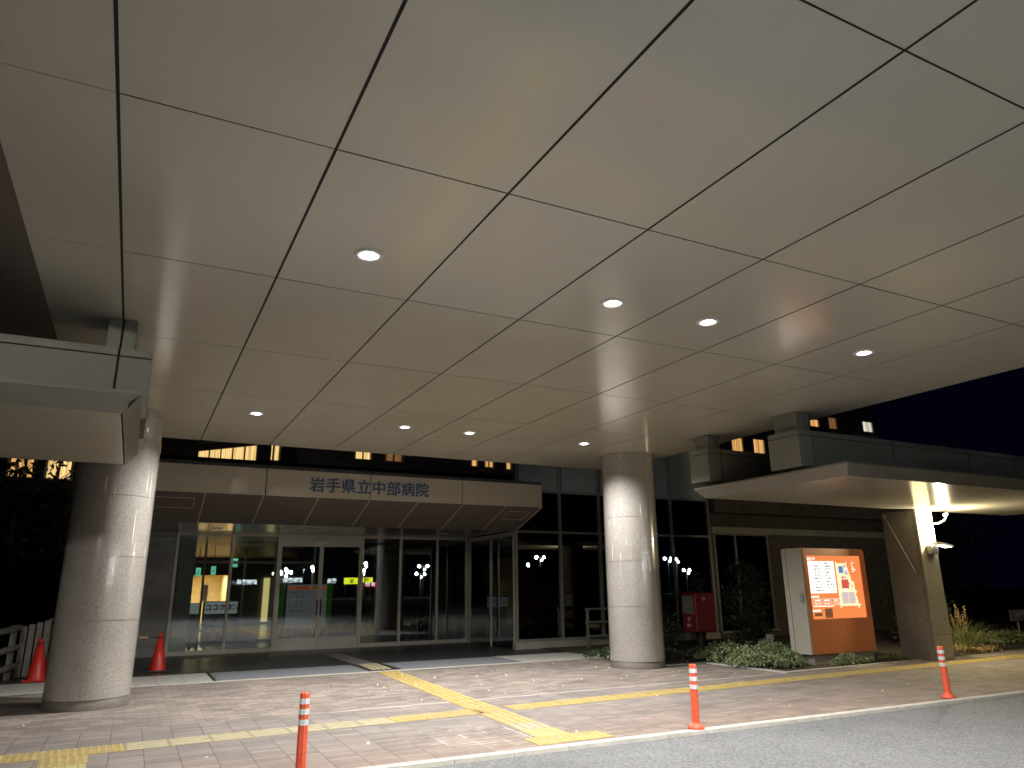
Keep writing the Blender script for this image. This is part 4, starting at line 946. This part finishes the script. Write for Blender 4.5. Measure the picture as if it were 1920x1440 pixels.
b = MB(); quad(b, [(.605, .385), (.735, .385), (.735, .43), (.75, .44), (.75, .46), (.735, .47), (.735, .53), (.605, .53)], 2); quad(b, [(.62, .335), (.655, .335), (.655, .37), (.62, .37)], 2); b.build('map_building', SCR_R, t)
b = MB(); quad(b, [(.765, .475), (.81, .475), (.80, .485), (.785, .487), (.80, .50), (.815, .525), (.805, .53)], 2); b.build('map_arrow', SCR_Y, t)
b = MB(); b.prism([(DX0 + .708 * dw + .028 * math.cos(R(a)), yS - .004, DZ1 - .215 * dh + .028 * math.sin(R(a))) for a in range(0, 360, 24)], (0, .0008, 0)); quad(b, [(.64, .54), (.68, .53), (.70, .57), (.64, .575)], 2); b.build('map_mark', SCR_W, t)
b = MB(); quad(b, [(.05, .905), (.185, .905), (.185, .955), (.05, .955)]); quad(b, [(.24, .84), (.375, .84), (.375, .985), (.24, .985)]); pt = b.build('notice', SCR_D, t)
b = MB(); text_mb('８:３０~', .035, dp(.07, .945, 2), '-y', 0, .0004, 'LEFT', 1, b); text_mb('面会の方へ', .028, dp(.255, .93, 2), '-y', 0, .0004, 'LEFT', 1, b); b.build('lettering', INK, pt)

# ------------------------------------------------------------------ trees
def tree(label, cx, cy, h, r, n, trunk_r=.16, m=None, low=.25, ls=.28):
    t = thing('tree', label, 'tree', (cx, cy, 0)); b = MB(); ends = []
    b.tube([(cx, cy, -.05), (cx + .08, cy, h * .3), (cx - .05, cy + .1, h * .6), (cx, cy, h * .92)], [trunk_r, trunk_r * .8, trunk_r * .5, .03], 9)
    for k in range(16):
        a = random.uniform(0, 6.28); z0 = h * random.uniform(low, .85); L_ = r * random.uniform(.5, 1.0); e = Vector((cx + L_ * math.cos(a), cy + L_ * math.sin(a), z0 + h * random.uniform(.05, .18)))
        b.tube([(cx, cy, z0), Vector((cx, cy, z0)).lerp(e, .5) + Vector((0, 0, .1)), e], [.05, .03, .01], 6); ends.append(e)
        for _ in range(3): e2 = e + rnd_dir(.3) * r * .35; b.tube([Vector((cx, cy, z0)).lerp(e, .7), e2], [.02, .006], 5); ends.append(e2)
    b.build('trunk', BARK, t); f = MB()
    for _ in range(n):
        c = random.choice(ends); p = c + Vector((random.gauss(0, 1), random.gauss(0, 1), random.gauss(0, .8))) * r * .17; s = random.uniform(.5, 1.2); f.leaf(p, rnd_dir(.1), rnd_dir(.8), ls * s, ls * .45 * s)
    f.build('crown', m or LEAFT, t)
tree('dark leafy tree at the left edge beyond the railing, nearest one', -5.4, 19.5, 5.6, 2.2, 3800)
tree('dark tree left of the granite column, in front of the lit ward windows', -3.4, 27, 5.5, 2.4, 2200)
tree('dark tree at the far left behind the railing, half lost in the dark', -8.5, 25, 6.6, 2.8, 3400)
for (lab, x, y, h, r) in (('dark tree beyond the concrete pier, nearest of the right trees', 30, 22, 6.6, 2.8), ('dark tree at the far right behind the low shrubs', 37, 25, 7.6, 3.2), ('broad dark tree between the pier and the far right tree', 34, 29, 8.2, 3.4),
                          ('dark tree at the right border of the picture, farthest back', 45, 33, 9.0, 3.8)): tree(lab, x, y, h, r, 4200, .16, None, .05, .3)

# fallen leaves
mb = MB()
for _ in range(170):
    x, y = (random.uniform(3, 12), random.uniform(10, 13.9)) if random.random() < .8 else (random.uniform(-1, 14), random.uniform(7, 15.4))
    s = random.uniform(.4, 1.0); mb.leaf((x, y, .012), (random.uniform(-1, 1), random.uniform(-1, 1), .35), (0, 0, 1), .05 * s, .035 * s)
stuff(mb.build('fallen_leaves', PALELEAF), 'pale fallen leaves scattered over the brick paving', 'fallen leaves')

# ------------------------------------------------------------------ what stands across the car park and shows in the glass
polel = bpy.data.lights.new('lamp', 'POINT'); polel.energy = 160; polel.color = (.92, 1, 1); polel.shadow_soft_size = .2
def street_lamp(x, y, z, heads, lab):
    t = thing('street_lamp', lab, 'street lamp', (x, y, 0), 'car park lamps mirrored in the glass')
    b = MB(); b.tube([(x, y, -.1), (x, y, z + .1)], [.13, .08], 10); 
    if heads == 2: b.tube([(x - .75, y, z + .05), (x + .75, y, z + .05)], .05, 8)
    b.build('pole', GREY, t)
    for dx in ((-.75, .75) if heads == 2 else (0,)):
        q = MB(); q.sphere((x + dx, y, z), .27); q.build('globe', LAMPS, t)
        if heads == 2: pass
    l = bpy.data.objects.new('lamp', polel); COL.objects.link(l); l.parent = t; l.location = (0, .55, z - .55)
for (x, y, z, h, lab) in ((21.4, -80, 4.05, 2, 'twin globe lamp mirrored in the left door'), (22.3, -85, 4.6, 1, 'single globe lamp mirrored in the left door'), (34.1, -80, 5.5, 1, 'tall single globe lamp mirrored right of the doors'), (34.7, -83, 4.4, 1, 'single globe lamp mirrored above the yellow sign'),
                    (44.2, -80, 5.05, 2, 'twin globe lamp mirrored right of the inner column'), (45.9, -86, 3.9, 2, 'lower twin globe lamp mirrored left of the recess corner'), (62.4, -82, 5.2, 1, 'single globe lamp mirrored left of the twin lamp in the dark wing'), (47.2, -80, 7.3, 1, 'highest single globe lamp mirrored near the recess corner'), (65.4, -83, 6.6, 2, 'twin globe lamp mirrored in the dark glass wing'),
                    (94.5, -83, 6.6, 2, 'left twin globe lamp mirrored beside the right column'), (96.6, -83, 6.5, 1, 'single globe lamp mirrored right of the twin lamp beside the right column'), (99, -83, 4.35, 2, 'lower twin globe lamp mirrored beside the mailbox')): street_lamp(x, y, z, h, lab)
def shop_sign(x0, x1, z0, z1, y, m, txt, tm, size, lab, legs=True):
    t = thing('shop_sign', lab, 'shop sign', ((x0 + x1) / 2, y, 0))
    MB().box(x0, x1, y - .3, y, z0, z1).build('panel', m, t)
    if txt: text_mb(txt, size, ((x0 + x1) / 2, y + .03, z0 + .2), '+y', .01, .01, 'CENTER', 1).build('lettering', tm, t)
    if legs: MB().box(x0 + .2, x0 + .4, y - .3, y - .1, -.1, z0).box(x1 - .4, x1 - .2, y - .3, y - .1, -.1, z0).build('leg', GREY, t)
shop_sign(30.7, 33.1, 2.2, 3.2, -80, SHOPY, '薬', GREEN, .7, 'bright yellow shop sign mirrored in the right door')
shop_sign(33.6, 35.4, 2.4, 3.25, -80, SHOPY, '薬', GREEN, .6, 'second yellow shop sign mirrored beside the red one')
shop_sign(33.4, 36.9, 1.75, 2.5, -82, SHOPR, '調剤薬局', SHOPW, .6, 'red shop sign with white lettering mirrored behind the yellow signs')
for (x0, x1, z, lab) in ((20.9, 24.2, 2.45, 'white lit shop lettering mirrored in the left door'), (27.5, 29.8, 2.3, 'white lit shop lettering mirrored beside the door handles'), (13.8, 17.6, 2.2, 'white lit shop lettering mirrored in the left panes')):
    t = thing('shop_lettering', lab, 'shop sign', ((x0 + x1) / 2, -80, 0)); text_mb('調剤薬局' if x1 - x0 > 3 else '薬局', .75, ((x0 + x1) / 2, -79.9, z + .15), '+y', .015, .01, 'CENTER', 1).build('lettering', SHOPW, t); MB().box(x0, x1, -80.3, -80, z - 2.3, z + 1).build('shop_front', ROOFD, t)
for (x, z, lab) in ((25.9, 4.9, 'small white light mirrored on the door post'),): street_lamp(x, -82, z, 1, lab)

t = thing('street_lamp', 'added unseen lamp at the left behind the camera, brightening the left column', 'street lamp', (-8.5, -7.5, 0))  # added out of view to fill the left column and canopy with light
b = MB(); b.tube([(-8.5, -7.5, -.1), (-8.5, -7.5, 5.6)], [.11, .07], 10); b.build('pole', GREY, t)
b = MB(); b.sphere((-8.5, -7.5, 5.75), .25); b.build('globe', LAMPS, t)
pl2 = bpy.data.lights.new('lamp', 'POINT'); pl2.energy = LEFT_W; pl2.color = (1, .95, .86); pl2.shadow_soft_size = .25
l = bpy.data.objects.new('lamp', pl2); COL.objects.link(l); l.parent = t; l.location = (.3, .3, 5.4)

for o in bpy.data.objects:
    if '_o' in o: del o['_o']
